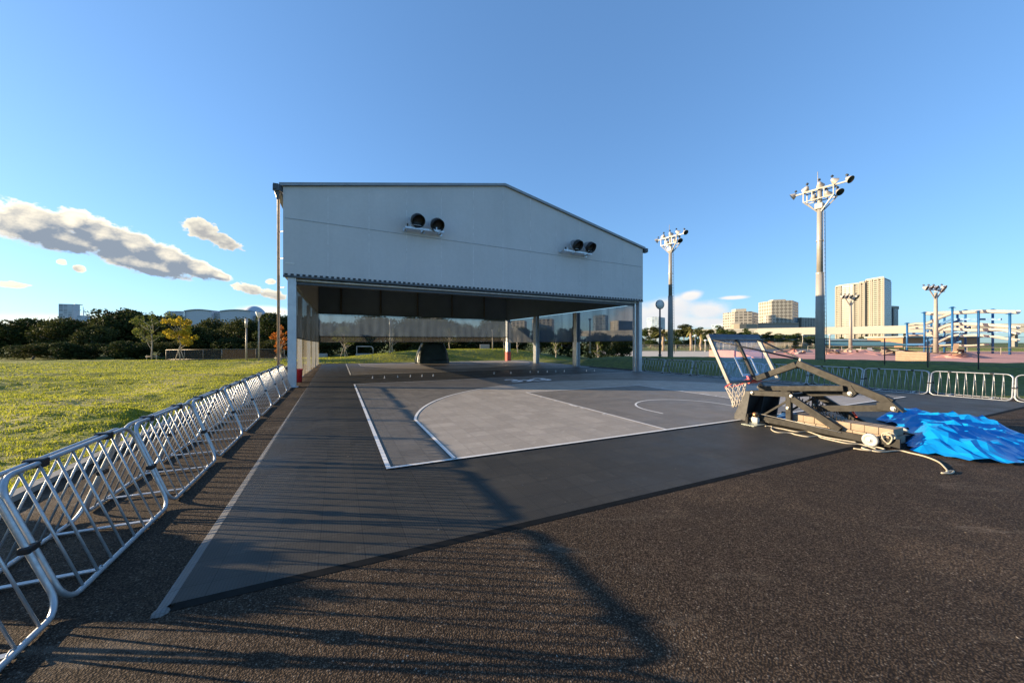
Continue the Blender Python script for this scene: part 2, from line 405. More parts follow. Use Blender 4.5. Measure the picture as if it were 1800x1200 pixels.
# court mat: a 16 mm slab with bevelled trims, the zones and lines laid as thin sheets on it
MATZ = .016
matpoly = [C(-1.57, -2.05), C(16.75, -2.05), C(15.15, 10.9), C(14.3, 20), C(13.3, 26.0), C(-1.7, 26.9)]
sheet('court_mat', matpoly, MATZ, MATS['tile_dark'], MATZ-.002)
tr = MB()
tr.add([C(-1.64, -2.15, .003), C(-1.572, -2.05, MATZ+.001), C(-1.64, 26.9, .003), C(-1.572, 26.9, MATZ+.001)], [(0, 1, 3, 2)])
tr.add([C(-1.64, -2.15, .003), C(-1.68, -2.10, .003), C(-1.68, 26.9, .003), C(-1.64, 26.9, .003)], [(0, 3, 2, 1)][:0] or [(0, 1, 2, 3)][:0])
tr.lathe([(.0, .018), (.028, .016), (.042, .008), (.046, .0)], C(-1.605, -2.10, .001), UP, 16)
structure(tr.build('court_trim', MATS['tile_trim']))
tr = MB(); tr.add([C(-1.56, -2.11, .003), C(16.85, -2.11, .003), C(16.85, -2.05, MATZ), C(-1.54, -2.05, MATZ)], [(0, 1, 2, 3)])
structure(tr.build('court_edging', mat('edge_dark', (.018, .017, .015), .8, 0, .2, 9, 0, 40, .08)))
def arc(cx, cy, r, a0, a1, n): return [(cx+r*math.cos(a0+(a1-a0)*k/n), cy+r*math.sin(a0+(a1-a0)*k/n)) for k in range(n+1)]
def court_set(b0, sgn, L):
    """zones and lines of one half court: baseline at b0, running along sgn*b"""
    T = lambda p: C(p[0], b0+sgn*p[1])
    ang = math.acos(6.6/6.75)
    out3 = [(.9, 0)]+arc(7.5, 1.575, 6.75, math.pi-ang, ang, 48)+[(14.1, 0)]
    sheet('court_lane', [T(p) for p in [(0, 0), (15, 0), (15, L), (0, L)]], MATZ+.004, MATS['tile_lane'])
    sheet('court_arc', [T(p) for p in out3], MATZ+.008, MATS['tile_arc'])
    sheet('court_key', [T(p) for p in [(5.05, 0), (9.95, 0), (9.95, 5.8), (5.05, 5.8)]], MATZ+.012, MATS['tile_key'])
    mb = MB(); z = MATZ+.016
    def line(pts, wd=.055, closed=False):
        n = len(pts); vs = []
        for i, p in enumerate(pts):
            q0 = pts[i-1] if (i > 0 or closed) else p; q1 = pts[(i+1) % n] if (i < n-1 or closed) else p
            d0 = Vector((p[0]-q0[0], p[1]-q0[1])); d1 = Vector((q1[0]-p[0], q1[1]-p[1]))
            d0 = d0.normalized() if d0.length > 0 else d1.normalized(); d1 = d1.normalized() if d1.length > 0 else d0
            m = (d0+d1).normalized(); nn = Vector((-m.y, m.x))/max(.5, m.dot(d1))
            for k in (-.5, .5): q = T((p[0]+nn.x*wd*k, p[1]+nn.y*wd*k)); vs.append((q.x, q.y, z))
        fs = []
        for i in range(n if closed else n-1):
            j = (i+1) % n; fs.append((2*i, 2*i+1, 2*j+1, 2*j) if sgn < 0 else (2*i, 2*j, 2*j+1, 2*i+1))
        mb.add(vs, fs)
    line([(0, 0), (15, 0), (15, L), (0, L)], .06, True)
    line(out3, .055); line([(5.05, .03), (5.05, 5.8), (9.95, 5.8), (9.95, .03)])
    line([(6.25, 1.2)]+arc(7.5, 1.575, 1.25, math.pi, 0, 28)+[(8.75, 1.2)], .05)
    for sx, k in ((5.05, -1), (9.95, 1)):
        for yy, w_ in ((1.75, .05), (2.6, .05), (3.0, .25), (3.85, .05), (4.7, .05)):
            if yy == 3.0: line([(sx+k*.05, yy-.18), (sx+k*.05, yy+.18)], .09)
            else: line([(sx+k*.02, yy), (sx+k*.12, yy)], .05)
    structure(mb.build('court_lines', WHITE))
court_set(0, 1, 10.85); court_set(26.2, -1, 10.6)
# event mark between the arc and the end line
def flat_text(name, body, size, m, M4, parent=None, extrude=.0, sx=1):
    cu = bpy.data.curves.new(name, 'FONT'); cu.body = body; cu.size = size; cu.align_x = 'CENTER'; cu.align_y = 'CENTER'; cu.extrude = extrude; cu.offset = size*.02
    tmp = bpy.data.objects.new(name+'_tmp', cu); COL.objects.link(tmp); dg = bpy.context.evaluated_depsgraph_get()
    me = bpy.data.meshes.new_from_object(tmp.evaluated_get(dg)); bpy.data.objects.remove(tmp); bpy.data.curves.remove(cu)
    me.transform(Matrix.Diagonal((sx, 1, 1, 1))); me.transform(M4); me.materials.clear(); me.materials.append(m)
    o = bpy.data.objects.new(name, me); COL.objects.link(o)
    if parent is not None: o.parent = parent
    return o
B3 = Matrix((E1, E2, UP)).transposed().to_4x4()
structure(flat_text('court_logo', '3x3', 1.5, mat('logo_white', (.88, .87, .85), .5, 0, .04, 5), Matrix.Translation(C(7.1, 9.45, MATZ+.0085))@B3, sx=.95))

# lawn patch with mown hummocks
def lawn_z(x, y, a, b):
    ed = sstep(-a, 3.8, 4.6)*sstep(b, -9, -7)*sstep(44-b, 0, 2.0)
    h = .30*fbm(x*.40, y, .42, 4)+.045*fbm(x, y*1.6, 2.2, 2)+.05*noise.noise(Vector((x*.13, y*.13, 9)))
    return .03+ed*h*(1-.35*sstep(math.hypot(x, y), 12, 32))
def build_lawn():
    A = np.arange(-52, -3.80, .22); Bv = np.arange(-9, 44, .22); vs = []; fs = []; nx = len(A)
    for b in Bv:
        for a in A:
            p = C(a, b); vs.append((p.x, p.y, lawn_z(p.x, p.y, a, b)))
    for j in range(len(Bv)-1):
        for i in range(nx-1): o = j*nx+i; fs.append((o, o+1, o+nx+1, o+nx))
    mb = MB(); mb.add(vs, fs, True); structure(mb.build('lawn', G_LAWN))
build_lawn()
kb = MB(); k = -12.0
while k < 27.5:
    kb.bar(C(-3.76, k+.006, .0), C(-3.76, min(k+.6, 27.5)-.006, .0), .12, .13); k += .6
structure(kb.build('kerb', mat('kerb_concrete', (.24, .23, .21), .8, 0, .15, 5, .2, 60)))
def build_blades():
    rg = np.random.default_rng(3); P = []
    n = 270000; r = np.exp(math.log(3.2)+(math.log(47)-math.log(3.2))*rg.random(n)**.85); an = np.radians(-63+66*rg.random(n))
    x = r*np.sin(an); y = r*np.cos(an)
    a = (x-OA.x)*E1.x+(y-OA.y)*E1.y; b = (x-OA.x)*E2.x+(y-OA.y)*E2.y
    k = (a < -3.86) & (b < 43.5) & (b > -6); x1, y1, a1, b1 = x[k], y[k], a[k], b[k]
    z1 = np.array([lawn_z(*q) for q in zip(x1, y1, a1, b1)])-.012
    # bank behind the hall
    n = 26000; u = 530+560*rg.random(n); y2 = 30+14*rg.random(n); x2 = (u-CX)/F*y2
    a2 = (x2-OA.x)*E1.x+(y2-OA.y)*E1.y; b2 = (x2-OA.x)*E2.x+(y2-OA.y)*E2.y; k = (b2 > 28.3) & (b2 < 36); x2, y2 = x2[k], y2[k]
    z2 = np.array([H(p, q)-.01 for p, q in zip(x2, y2)])
    x = np.concatenate([x1, x2]); y = np.concatenate([y1, y2]); z = np.concatenate([z1, z2]); n = len(x)
    dist = np.hypot(x, y); h = (.022+.036*rg.random(n))*(.9+.008*dist); wd = .0045*(1+.17*dist); th = rg.random(n)*6.283; le = .7*rg.random(n)
    ct, st = np.cos(th), np.sin(th); V = np.empty((n, 3, 3))
    V[:, 0] = np.stack([x-wd*st, y+wd*ct, z], 1); V[:, 1] = np.stack([x+wd*st, y-wd*ct, z], 1)
    V[:, 2] = np.stack([x+ct*h*le, y+st*h*le, z+h], 1)
    me = bpy.data.meshes.new('grass'); me.vertices.add(n*3); me.vertices.foreach_set('co', V.reshape(-1).astype(np.float32))
    me.loops.add(n*3); me.loops.foreach_set('vertex_index', np.arange(n*3, dtype=np.int32))
    me.polygons.add(n); me.polygons.foreach_set('loop_start', np.arange(0, n*3, 3, dtype=np.int32)); me.update(calc_edges=True)
    me.materials.append(leaf_mat('grass_blade', (.16, .21, .016), (.46, .44, .06), .5))
    o = bpy.data.objects.new('grass', me); COL.objects.link(o)
    tag(o, 'short yellow green grass on the lawn beside the barriers', None, None, 'stuff')
build_blades()

# beyond the right bank: path, clay field, far ground colours on the plateau
def plat(u, v): return gp(u, v, LOW)
def crest(u, v): return gp(u, v, CREST)
sheet('path', [plat(1000, 620), plat(1130, 627), plat(1300, 629), plat(1300, 617.2), plat(1130, 617), plat(985, 616.5)], LOW+.03, mat('path_stone', (.50, .43, .34), .8, 0, .12, .6))
sheet('clay_field', [plat(1300, 631), plat(1450, 636), plat(1640, 645), plat(1800, 652), plat(2600, 680), plat(2600, 619), plat(1800, 618.5), plat(1560, 617.5), plat(1540, 614), plat(1300, 614)], LOW+.036, mat('clay', (.56, .27, .22), .9, 0, .22, .16))
sheet('field_grass', [plat(1535, 617.4), plat(1800, 618.4), plat(2400, 620), plat(2400, 612), plat(1535, 612)], LOW+.05, G_LAWN)
sheet('running_track', [plat(1335, 619.5), plat(1430, 619.5), plat(1420, 613.5), plat(1335, 613.5)], LOW+.06, mat('track_grey', (.10, .10, .11), .8))
# ------------------------------------------------------------------ sports hall
FD = (PR-PL).normalized(); FN = Vector((FD.y, -FD.x, 0))            # along the gable, out of the gable (towards the court)
FW = (PR-PL).length
def fpt(u, v):
    """point of the gable plane seen at photo pixel u, v"""
    dx = (u-CX)/F
    # PL + FD*s, X = dx*Y
    s = (dx*PL.y-PL.x)/(FD.x-dx*FD.y); p = PL+FD*s; return Vector((p.x, p.y, EYE+(V0-v)/F*p.y)), s
def m_fabric():
    m = bpy.data.materials.new('hall_fabric'); t = nodes(m); co = nd(t, 'ShaderNodeTexCoord').outputs['Object']
    mp = nd(t, 'ShaderNodeMapping'); t.links.new(co, mp.inputs[0]); mp.inputs['Scale'].default_value = (1.6, 1.6, .10)
    st = noise_n(t, mp.outputs[0], 1.3, 6, .6); bl = noise_n(t, co, .35, 4); fine = noise_n(t, co, 9, 5, .7)
    c = ramp(t, [(.3, (.56, .553, .545)), (.7, (.62, .613, .605))], bl).outputs[0]
    c = mixc(t, .16, c, ramp(t, [(.30, (.80, .79, .77)), (.55, (1, 1, 1))], st).outputs[0], 'MULTIPLY')
    c = mixc(t, .25, c, ramp(t, [(.3, (.85, .85, .84)), (.7, (1.1, 1.1, 1.1))], fine).outputs[0], 'MULTIPLY')
    out(t, bsdf(t, c, .55, 0, bump(t, noise_n(t, co, 1.1, 3), .35, .05), .3).outputs[0]); return m
fabric = m_fabric()
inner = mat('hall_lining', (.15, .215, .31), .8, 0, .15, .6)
steel = mat('galvanised_steel', (.52, .54, .56), .38, .75, .15, 9, .05, 40)
dsteel = mat('dark_trim', (.07, .08, .09), .5, .2, .2, 8)
net_up = mesh_mat('curtain_mesh', (.095, .125, .17), .22, .08)
net_lo = mesh_mat('clear_curtain', (.36, .33, .27), .62, .12)
hall = thing('sports_hall', 'large grey gabled sports hall with open curtain sides behind the court', 'sports hall', PL)
def hb(mb, name, m, parent=None, bevel=0):
    return mb.build(name, m, parent or hall, PL if (parent is None or parent.location.length < 1e-6) else None, bevel)
zB = (4.17, 4.10); zE = (7.46, 7.12); zA = 9.15
def L3(p, z): return Vector((p.x, p.y, z))
Ap = PL+FD*(.505*FW); BAp = (BL+BR)/2
th = .18
front = [L3(PL, zB[0]), L3(PR, zB[1]), L3(PR, zE[1]), L3(Ap, zA), L3(PL, zE[0])]
mb = MB(); mb.prism(front, -FN*th); g = hb(mb, 'gable_wall', fabric)
seam = MB()
s0 = fpt(500.8, 382.7)[0]; s1 = fpt(1128, 469)[0]; seam.bar(s0+FN*.006, s1+FN*.006, .012, .022); hb(seam, 'fabric_seam', mat('seam_grey', (.36, .38, .40), .6), g)
for k in range(1, 12):
    q = PL+FD*(FW*k/12); zt_ = zE[0]+(zA-zE[0])*min(k/12/.505, 1) if k/12 < .505 else zA+(zE[1]-zA)*((k/12-.505)/.495)
    mb = MB(); mb.obox(L3(q, (4.25+zt_-.05)/2)+FN*.0025, FD*.016, FN*.0025, UP*((zt_-.05-4.25)/2)); hb(mb, 'weld_seam', mat('seam_pale', (.62, .615, .61), .6), g)
for uu, vv in ((501, 462), (1121, 519)):
    q = fpt(uu, vv)[0]; tagm = MB(); tagm.bar(q+FN*.005, q+FD*.30+FN*.005, .01, .045); hb(tagm, 'maker_plate', WHITE, g)
back = [L3(BL, 3.9), L3(BR, 3.75), L3(BR, zE[1]), L3(BAp, zA), L3(BL, zE[0])]
bN = Vector((-(BR-BL).normalized().y, (BR-BL).normalized().x, 0))
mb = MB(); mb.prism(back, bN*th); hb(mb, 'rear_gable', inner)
# cladding of the long sides and the two roof planes
for nm, p, q, z0, z1 in (('side_wall', PL, BL, (zB[0], 3.95), (zE[0], zE[0])), ('side_wall', PR, BR, (3.95, 3.72), (zE[1], zE[1]))):
    o = (q-p).normalized(); sd = Vector((o.y, -o.x, 0)); sd = sd if sd.dot(p-BAp) > 0 and sd.dot(PL-PR if p is PL else PR-PL) > 0 else -sd
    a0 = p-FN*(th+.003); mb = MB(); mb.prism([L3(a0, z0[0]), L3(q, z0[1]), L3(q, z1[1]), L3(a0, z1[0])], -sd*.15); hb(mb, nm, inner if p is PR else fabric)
for p, q, e in ((PL, BL, 0), (PR, BR, 1)):
    ov = (p-Ap).normalized()*.12
    up = Vector((0, 0, .10)); a = L3(p, zE[e]+.012)+ov+FN*.06; b = L3(q, zE[e]+.012)+ov+bN*.1; c = L3(BAp, zA+.012)+bN*.1; d = L3(Ap, zA+.012)+FN*.06
    mb = MB(); mb.prism([a, b, c, d], up); r = hb(mb, 'roof', mat('roof_sheet', (.38, .40, .42), .5, .2, .08, 2))
    mb = MB(); mb.prism([a+FN*.004-up*.25, d+FN*.004-up*.25, d+FN*.004+up*.9, a+FN*.004+up*.9], FN*.03); hb(mb, 'verge_trim', mat('verge_grey', (.26, .28, .30), .5, .3, .1, 3), r)
    # eaves gutter
    mb = MB(); mb.bar(L3(p, zE[e]-.06)+ov*1.0+FN*.12+(p-Ap).normalized()*.10, L3(q, zE[e]-.06)+(p-Ap).normalized()*.22, .17, .20); hb(mb, 'gutter', dsteel, r)
# lacing rail along the lower edge of the gable
rail = MB(); rail.bar(L3(PL, zB[0]-.02)-FN*.02, L3(PR, zB[1]-.02)-FN*.02, .10, .07); rl = hb(rail, 'lacing_rail', dsteel)
lace = MB(); n = 92
for k in range(n):
    s = (k+.5)/n; z = zB[0]+(zB[1]-zB[0])*s+.055; p = L3(PL+FD*(FW*s), z)+FN*.01
    lace = MB(); lace.obox(p, FD*.052, FN*.012, UP*.030); hb(lace, 'lacing', mat('lace_black', (.015, .016, .02), .6), rl)

roll = MB(); roll.tube([L3(PL+FD*.35, zB[0]-.13)-FN*.10, L3(PR-FD*.3, zB[1]-.13)-FN*.10], .035, 10); hb(roll, 'curtain_roller', mat('roller_pale', (.62, .60, .56), .45, .1))
bx = MB(); bx.bar(L3(PL+FD*.3, zB[0]-.20)-FN*.28, L3(PR-FD*.3, zB[1]-.20)-FN*.28, .22, .16); hb(bx, 'header_beam', dsteel)
# columns
def column(p, w, d, z, ax, cut=.0):
    ay = Vector((-ax.y, ax.x, 0)); mb = MB(); f = .022
    mb.obox(p+UP*(z/2)+ay*(d/2-f/2), ax*w/2, ay*f/2, UP*z/2); mb.obox(p+UP*(z/2)-ay*(d/2-f/2), ax*w/2, ay*f/2, UP*z/2)
    mb.obox(p+UP*(z/2), ax*(f/2), ay*(d/2-f-.001), UP*z/2)
    mb.obox(p+UP*.012, ax*(w/2+.05), ay*(d/2+.05), UP*.012)
    for sx in (-1, 1):
        for sy in (-1, 1): mb.lathe([(.0, .05), (.02, .05), (.02, .024)], p+ax*sx*(w/2+.02)+ay*sy*(d/2+.02), UP, 6, False)
    return hb(mb, 'column', steel)
colw = MB
LD = (BL-PL).normalized(); RD = (BR-PR).normalized()
def solid_col(p, w, d, z, ax, m=steel):
    ay = Vector((-ax.y, ax.x, 0)); mb = MB(); mb.obox(p+UP*z/2, ax*w/2, ay*d/2, UP*z/2)
    mb.obox(p+UP*.012, ax*(w/2+.06), ay*(d/2+.06), UP*.012)
    for k in range(3): mb.obox(p+UP*(z*(.25+.25*k)), ax*(w/2+.004), ay*(d/2+.004), UP*.02)
    return hb(mb, 'column', m, None, .006)
palecol = mat('column_paint', (.56, .58, .60), .4, .35, .08, 3)
solid_col(PL+FD*.28-FN*.16, .28, .24, zB[0]-.02, FD, palecol)
solid_col(PR-FD*.16-FN*.16, .22, .30, zB[1]-.02, FD, palecol)
column(PR-FD*.46-FN*.20, .10, .16, zB[1]-.02, FD)
for k, (u, v) in enumerate(((1014, 643.6), (943, 638.5), (893, 634.0))):
    p = gp(u, v); column(p, .30, .34, 3.8, RD)
    if k < 2: column(p+RD*.42+FD*.10, .10, .18, 3.8, RD)
    else:
        pad = MB(); pad.obox(p+UP*.42, RD*.20, FD*.20, UP*.42); hb(pad, 'column_pad', mat('pad_red', (.50, .06, .04), .5), None, .03)
for k, s in enumerate((.30, .58, .80, .985)):
    column(PL+(BL-PL)*s+FD*.06, .16, .18, 3.95, LD)
# curtains: upper opaque-looking mesh and a clear skirt
def sheetmesh(p, q, z0, z1, name, m, off=Vector((0, 0, 0)), amp=.03, n=70, rows=8, hem=None):
    mb = MB(); vs = []; d = (q-p); sd = Vector((d.y, -d.x, 0)).normalized()
    for j in range(rows+1):
        for i in range(n+1):
            s = i/n; zz = (z0[0]+(z0[1]-z0[0])*s)*(1-j/rows)+(z1[0]+(z1[1]-z1[0])*s)*(j/rows)
            wv = amp*(math.sin(i*1.7)*.5+noise.noise(Vector((i*.45, j*.35, 2+p.x)))*1.6)*(1.15-j/rows)
            vs.append(p+d*s+UP*zz+sd*wv+off)
    fs = [(j*(n+1)+i, j*(n+1)+i+1, (j+1)*(n+1)+i+1, (j+1)*(n+1)+i) for j in range(rows) for i in range(n)]
    mb.add(vs, fs, True); o = hb(mb, name, m)
    if hem:
        hm = MB(); hm.tube([p+UP*z0[0]+off, p+d*.33+UP*(z0[0]+(z0[1]-z0[0])*.33-.02)+off, p+d*.66+UP*(z0[0]+(z0[1]-z0[0])*.66-.02)+off, q+UP*z0[1]+off], hem, 8); hb(hm, 'hem_pipe', dsteel, o)
    return o
sheetmesh(PL-FN*.4, BL-bN*.1, (1.92, 1.74), (4.1, 3.95), 'curtain', mesh_mat('dense_mesh', (.085, .10, .115), .08, .05, .04), FD*.19, .03, hem=.03)
sheetmesh(PL-FN*.4, BL-bN*.1, (.06, .06), (1.95, 1.78), 'curtain_skirt', net_lo, FD*.21, .03)
sheetmesh(PR-FN*.45, BR-bN*.1, (1.80, 1.70), (3.92, 3.68), 'curtain', net_up, -FD*.04, .03, hem=.025)
sheetmesh(BL, BR, (2.15, 2.15), (3.95, 3.78), 'curtain', net_up, -bN*.12, .035, 90, hem=.025)
sheetmesh(BL, BR, (1.72, 1.78), (2.2, 2.2), 'curtain_skirt', mesh_mat('brown_mesh', (.11, .10, .09), .55, .08), -bN*.16, .02, 90, 3, hem=.02)
# hanging straps on the rear curtain and inside columns
st = MB()
for k in range(26):
    p = BL+(BR-BL)*((k+.5)/26)-bN*.2; st = MB(); st.obox(p+UP*2.05, Vector((.012, 0, 0)), Vector((0, .006, 0)), UP*.20); hb(st, 'curtain_strap', dsteel)
for k in range(5):
    s = (k+.6)/5.4; mb = MB(); p = L3(BL+(BR-BL)*s, 0)-bN*.14; hgt = zE[0]+(zA-zE[0])*(1-abs(2*s-1))-.05; mb.obox(p+UP*((3.95+hgt)/2), Vector((.06, 0, 0)), Vector((0, .06, 0)), UP*((hgt-3.95)/2)); hb(mb, 'wind_post', mat('post_dark', (.09, .095, .10), .5, .3))
# downpipe beside the front corner
dp = MB(); px = at(489.5, 13.9, 600); px.z = 0; nrm = FN
dp.tube([L3(PL, zE[0]-.10)-FD*.26+FN*.02, L3(px, zE[0]-.45), L3(px, .06)], .050, 10)
for v in (408, 455, 505.5, 548):
    z = EYE+(V0-v)/F*13.9; dp.bar(L3(px, z), L3(PL, z)+FD*.05, .025, .03)
hb(dp, 'downpipe', mat('pipe_brown', (.42, .33, .27), .35, .3, .15, 3))
hp = MB(); q = L3(PL, zE[0]-.18)-FD*.16; hp.lathe([(.04, -.28), (.10, 0), (.17, .02), (.17, .24), (.15, .24)], q-UP*.05, UP, 4, False); hb(hp, 'hopper', dsteel)
hp = MB(); q = L3(PR, zE[1]-.10)+FD*.16; hp.obox(q, FD*.10, FN*.10, UP*.10); hb(hp, 'gutter_end', dsteel)
# floodlight pairs on the gable
black = mat('black_plastic', (.012, .012, .014), .45, 0, .2, 12)
def pair(u0, v0, u1, v1, heads, label):
    a, s0 = fpt(u0, v0); b, s1 = fpt(u1, v1); o = thing('floodlight_pair', label, 'floodlight', a, 0, 'floodlight pairs on the gable')
    D = b-a; mb = MB(); out_ = FN*.42
    mb.bar(out_, D+out_, .07, .08); mb.build('mounting_bar', steel, o)
    for k in (.04, .5, .96):
        mb = MB(); mb.bar(D*k+FN*.012, D*k+out_-FN*.04, .05, .05); mb.obox(D*k+FN*.008, FD*.09, FN*.008, UP*.09); mb.build('bracket', steel, o)
    for k in (.06, .13, .80, .95):
        mb = MB(); mb.bar(D*k+out_+UP*.045, D*k+out_+UP*.16, .05, .035, FN); mb.build('clamp', black if k in (.06, .95) else steel, o)
    for (u, v) in heads:
        p, _ = fpt(u, v); c = p-a+out_; ax = (FN*.75-UP*.50+FD*.18).normalized()
        mb = MB(); mb.lathe([(.0, -.34), (.10, -.34), (.14, -.28), (.19, -.16), (.265, .0), (.275, .05)], c, ax, 24)
        h = mb.build('lamp_body', mat('lamp_grey', (.30, .31, .32), .4, .5), o)
        mb = MB(); mb.lathe([(.275, .05), (.283, .05), (.283, .24), (.272, .24), (.262, .06), (.262, .02), (.0, .0)], c, ax, 24); mb.build('hood', black, h)
        mb = MB(); mb.tube([c+FD*.29-ax*.1, c+FD*.29-UP*.25-ax*.05, c-FD*.29-UP*.25-ax*.05, c-FD*.29-ax*.1], .018, 6); mb.build('yoke', steel, h)
pair(709, 404, 776, 412.5, ((729, 391), (762.5, 398.5)), 'pair of black hooded floodlights on the taller half of the gable, nearer the downpipe')
pair(983, 442.5, 1031, 449.5, ((1004.5, 433), (1027, 436.5)), 'pair of black hooded floodlights near the low eave beside the light towers')

# ------------------------------------------------------------------ small things in the hall
b = MB(); p = gp(524, 671.5); b.lathe([(.0, .0), (.12, .0), (.15, .02), (.165, .50), (.185, .52), (.185, .56), (.155, .56), (.13, .1), (0, .1)], (0, 0, 0), UP, 20)
o = b.build('bucket', mat('bucket_red', (.45, .025, .03), .4)); o.location = p
tag(o, 'red bucket on the ground by the hall column next to the downpipe', 'bucket')
o = thing('covered_hoop', 'basketball stand under a dark green cover at the back of the hall', 'covered hoop', gp(759, 638.5))
o.rotation_euler = (0, 0, math.atan2(E1.y, E1.x))
mb = MB(); vs = []; N = 40; ROW = 10
for j in range(ROW+1):
    tt = j/ROW; wx = 1.30*(1-tt)+.86*tt+.10*math.sin(tt*3.1); wy = .85*(1-tt)+.45*tt; z = 1.64*tt
    for i in range(N):
        an = 2*math.pi*i/N; cx = math.copysign(abs(math.cos(an))**.45, math.cos(an)); sy = math.copysign(abs(math.sin(an))**.45, math.sin(an))
        k = 1+.035*math.sin(i*2.6)*(1-tt)+.03*noise.noise(Vector((i*.6, j*.5, 1)))
        vs.append((wx*cx*k+.06*tt, wy*sy*k, z+(.03*noise.noise(Vector((i*.3, j, 4))) if j else 0)))
fs = [(j*N+i, j*N+(i+1) % N, (j+1)*N+(i+1) % N, (j+1)*N+i) for j in range(ROW) for i in range(N)]+[tuple(range(ROW*N, (ROW+1)*N))]
mb.add(vs, fs, True); mb.build('cover', mat('cover_green', (.010, .022, .016), .45, 0, .3, 2, .4, 5), o)
mb = MB(); mb.tube([(1.30*1.02*math.copysign(abs(math.cos(a))**.45, math.cos(a)), .87*math.copysign(abs(math.sin(a))**.45, math.sin(a)), .30) for a in [2*math.pi*k/40 for k in range(40)]], .02, 6, True); mb.build('tie_rope', mat('rope_black', (.01, .012, .014), .6), o)
pm = MB(); pm.lathe([(.0, .0), (.035, .0), (.035, .012), (.014, .02), (.014, .085), (.020, .09), (.0, .10)], (0, 0, 0), UP, 8); peg0 = None
pts = [(655, 665), (676, 664.8), (699, 663.6), (721.5, 662.6), (742, 662), (761.5, 661.3), (868.5, 657.5), (898, 656.5), (932, 655), (946, 655), (962, 654.5), (977, 654), (992, 653.5), (1031, 653), (1045, 652.5)]
for k, (u, v) in enumerate(pts):
    if peg0 is None: o = peg0 = pm.build('curtain_peg', WHITE)
    else: o = peg0.copy(); COL.objects.link(o)
    o.location = gp(u, v)+UP*MATZ; tag(o, f'small white peg on the hall floor, {ORD[k]} from the red bucket', 'peg', 'white pegs on the hall floor')

# ------------------------------------------------------------------ crowd barriers
galv = mat('barrier_steel', (.47, .48, .49), .46, .65, .10, 14)
BL_ = 1.65
def make_barrier(L):
    o = thing('crowd_barrier', 'steel barrier', 'barrier'); hw, zt = .33, .85
    for sgn in (-1, 1):
        P = lambda s, t: Vector((s, sgn*(hw*(1-t)+.028*t), .022+(zt-.022)*t))
        r = .13; rt = r/.86; pts = []
        for cx_, ct, a0 in ((L-.025-r, 1-rt, 0), (.025+r, 1-rt, 90), (.025+r, rt, 180), (L-.025-r, rt, 270)):
            for k in range(6): an = R(a0+k*18); pts.append(P(cx_+r*math.cos(an), ct+rt*math.sin(an)))
        mb = MB(); mb.tube(pts, .017, 9, True); fr = mb.build('leaf_frame', galv, o)
        for k in range(8):
            s = .025+(L-.05)*(k+1)/9; mb = MB(); mb.tube([P(s, .02), P(s, .985)], .0085, 7); mb.build('bar', galv, fr)
    for k in (.25, .75):
        mb = MB(); mb.obox((L*k, 0, .030), (.02, 0, 0), (0, hw-.01, 0), (0, 0, .004)); mb.build('spreader_strap', galv, o)
        for sg in (-1, 1):
            mb = MB(); mb.tube([(L*k+.03*math.cos(a), sg*(hw-.005), .024+.03*math.sin(a)) for a in [2*math.pi*q/8 for q in range(8)]], .005, 5, True); mb.build('ring', galv, o)
        mb = MB(); mb.bbox(L*k-.035, L*k+.035, -.055, .055, zt-.035, zt+.028, .01); mb.build('hinge_clamp', black, o)
    for sg in (-1, 1):
        y = sg*(hw*.5+.014); mb = MB(); mb.bbox(L-.05, L+.05, y-.030, y+.030, .40, .445, .01); mb.build('coupling_clip', black, o)
    return o
bar0 = make_barrier(BL_)
ang = math.atan2(E2.y, E2.x)
nb = 10
for k in range(nb):
    b0 = -5.10+BL_*k; loc = C(-2.5, b0); o = bar0 if k == 0 else copy_tree(bar0)
    o.location = loc; o.rotation_euler = (0, 0, ang)
    m = nb-1-k
    o['label'] = ('galvanised A-frame barrier beside the sunny lawn, ' + (f'{ORD[m]} from the hall downpipe' if m else 'ending at the hall downpipe'))
    o['group'] = 'barriers beside the lawn'
ang = math.atan2(RBD.y, RBD.x); nb = 9
for k in range(nb):
    loc = RB0+RBD*(-.30+1.63*k); o = copy_tree(bar0); o.location = loc; o.rotation_euler = (0, 0, ang); o.scale = (1.63/BL_, 1, .89)
    o['label'] = 'galvanised A-frame barrier before the shaded bank, ' + (f'{ORD[k]} from the hall corner' if k else 'standing at the hall corner')
    o['group'] = 'barriers along the shaded bank'

# ------------------------------------------------------------------ lowered basketball stand
iron = mat('hoop_black_steel', (.026, .0235, .020), .55, .0, .25, 5, .08, 50, .22)
bolt = mat('bolt_zinc', (.42, .40, .36), .45, .5)
A0, A1, AM = 7.28, 8.18, 7.56
hoop = thing('basketball_stand', 'black portable basketball stand folded down on the baseline with clear backboard', 'basketball stand', C(AM, -1.2))
HO = C(AM, -1.2)
def hc(mb, name, m, parent=None, bevel=0): return mb.build(name, m, parent or hoop, HO, bevel)
SB = [8]
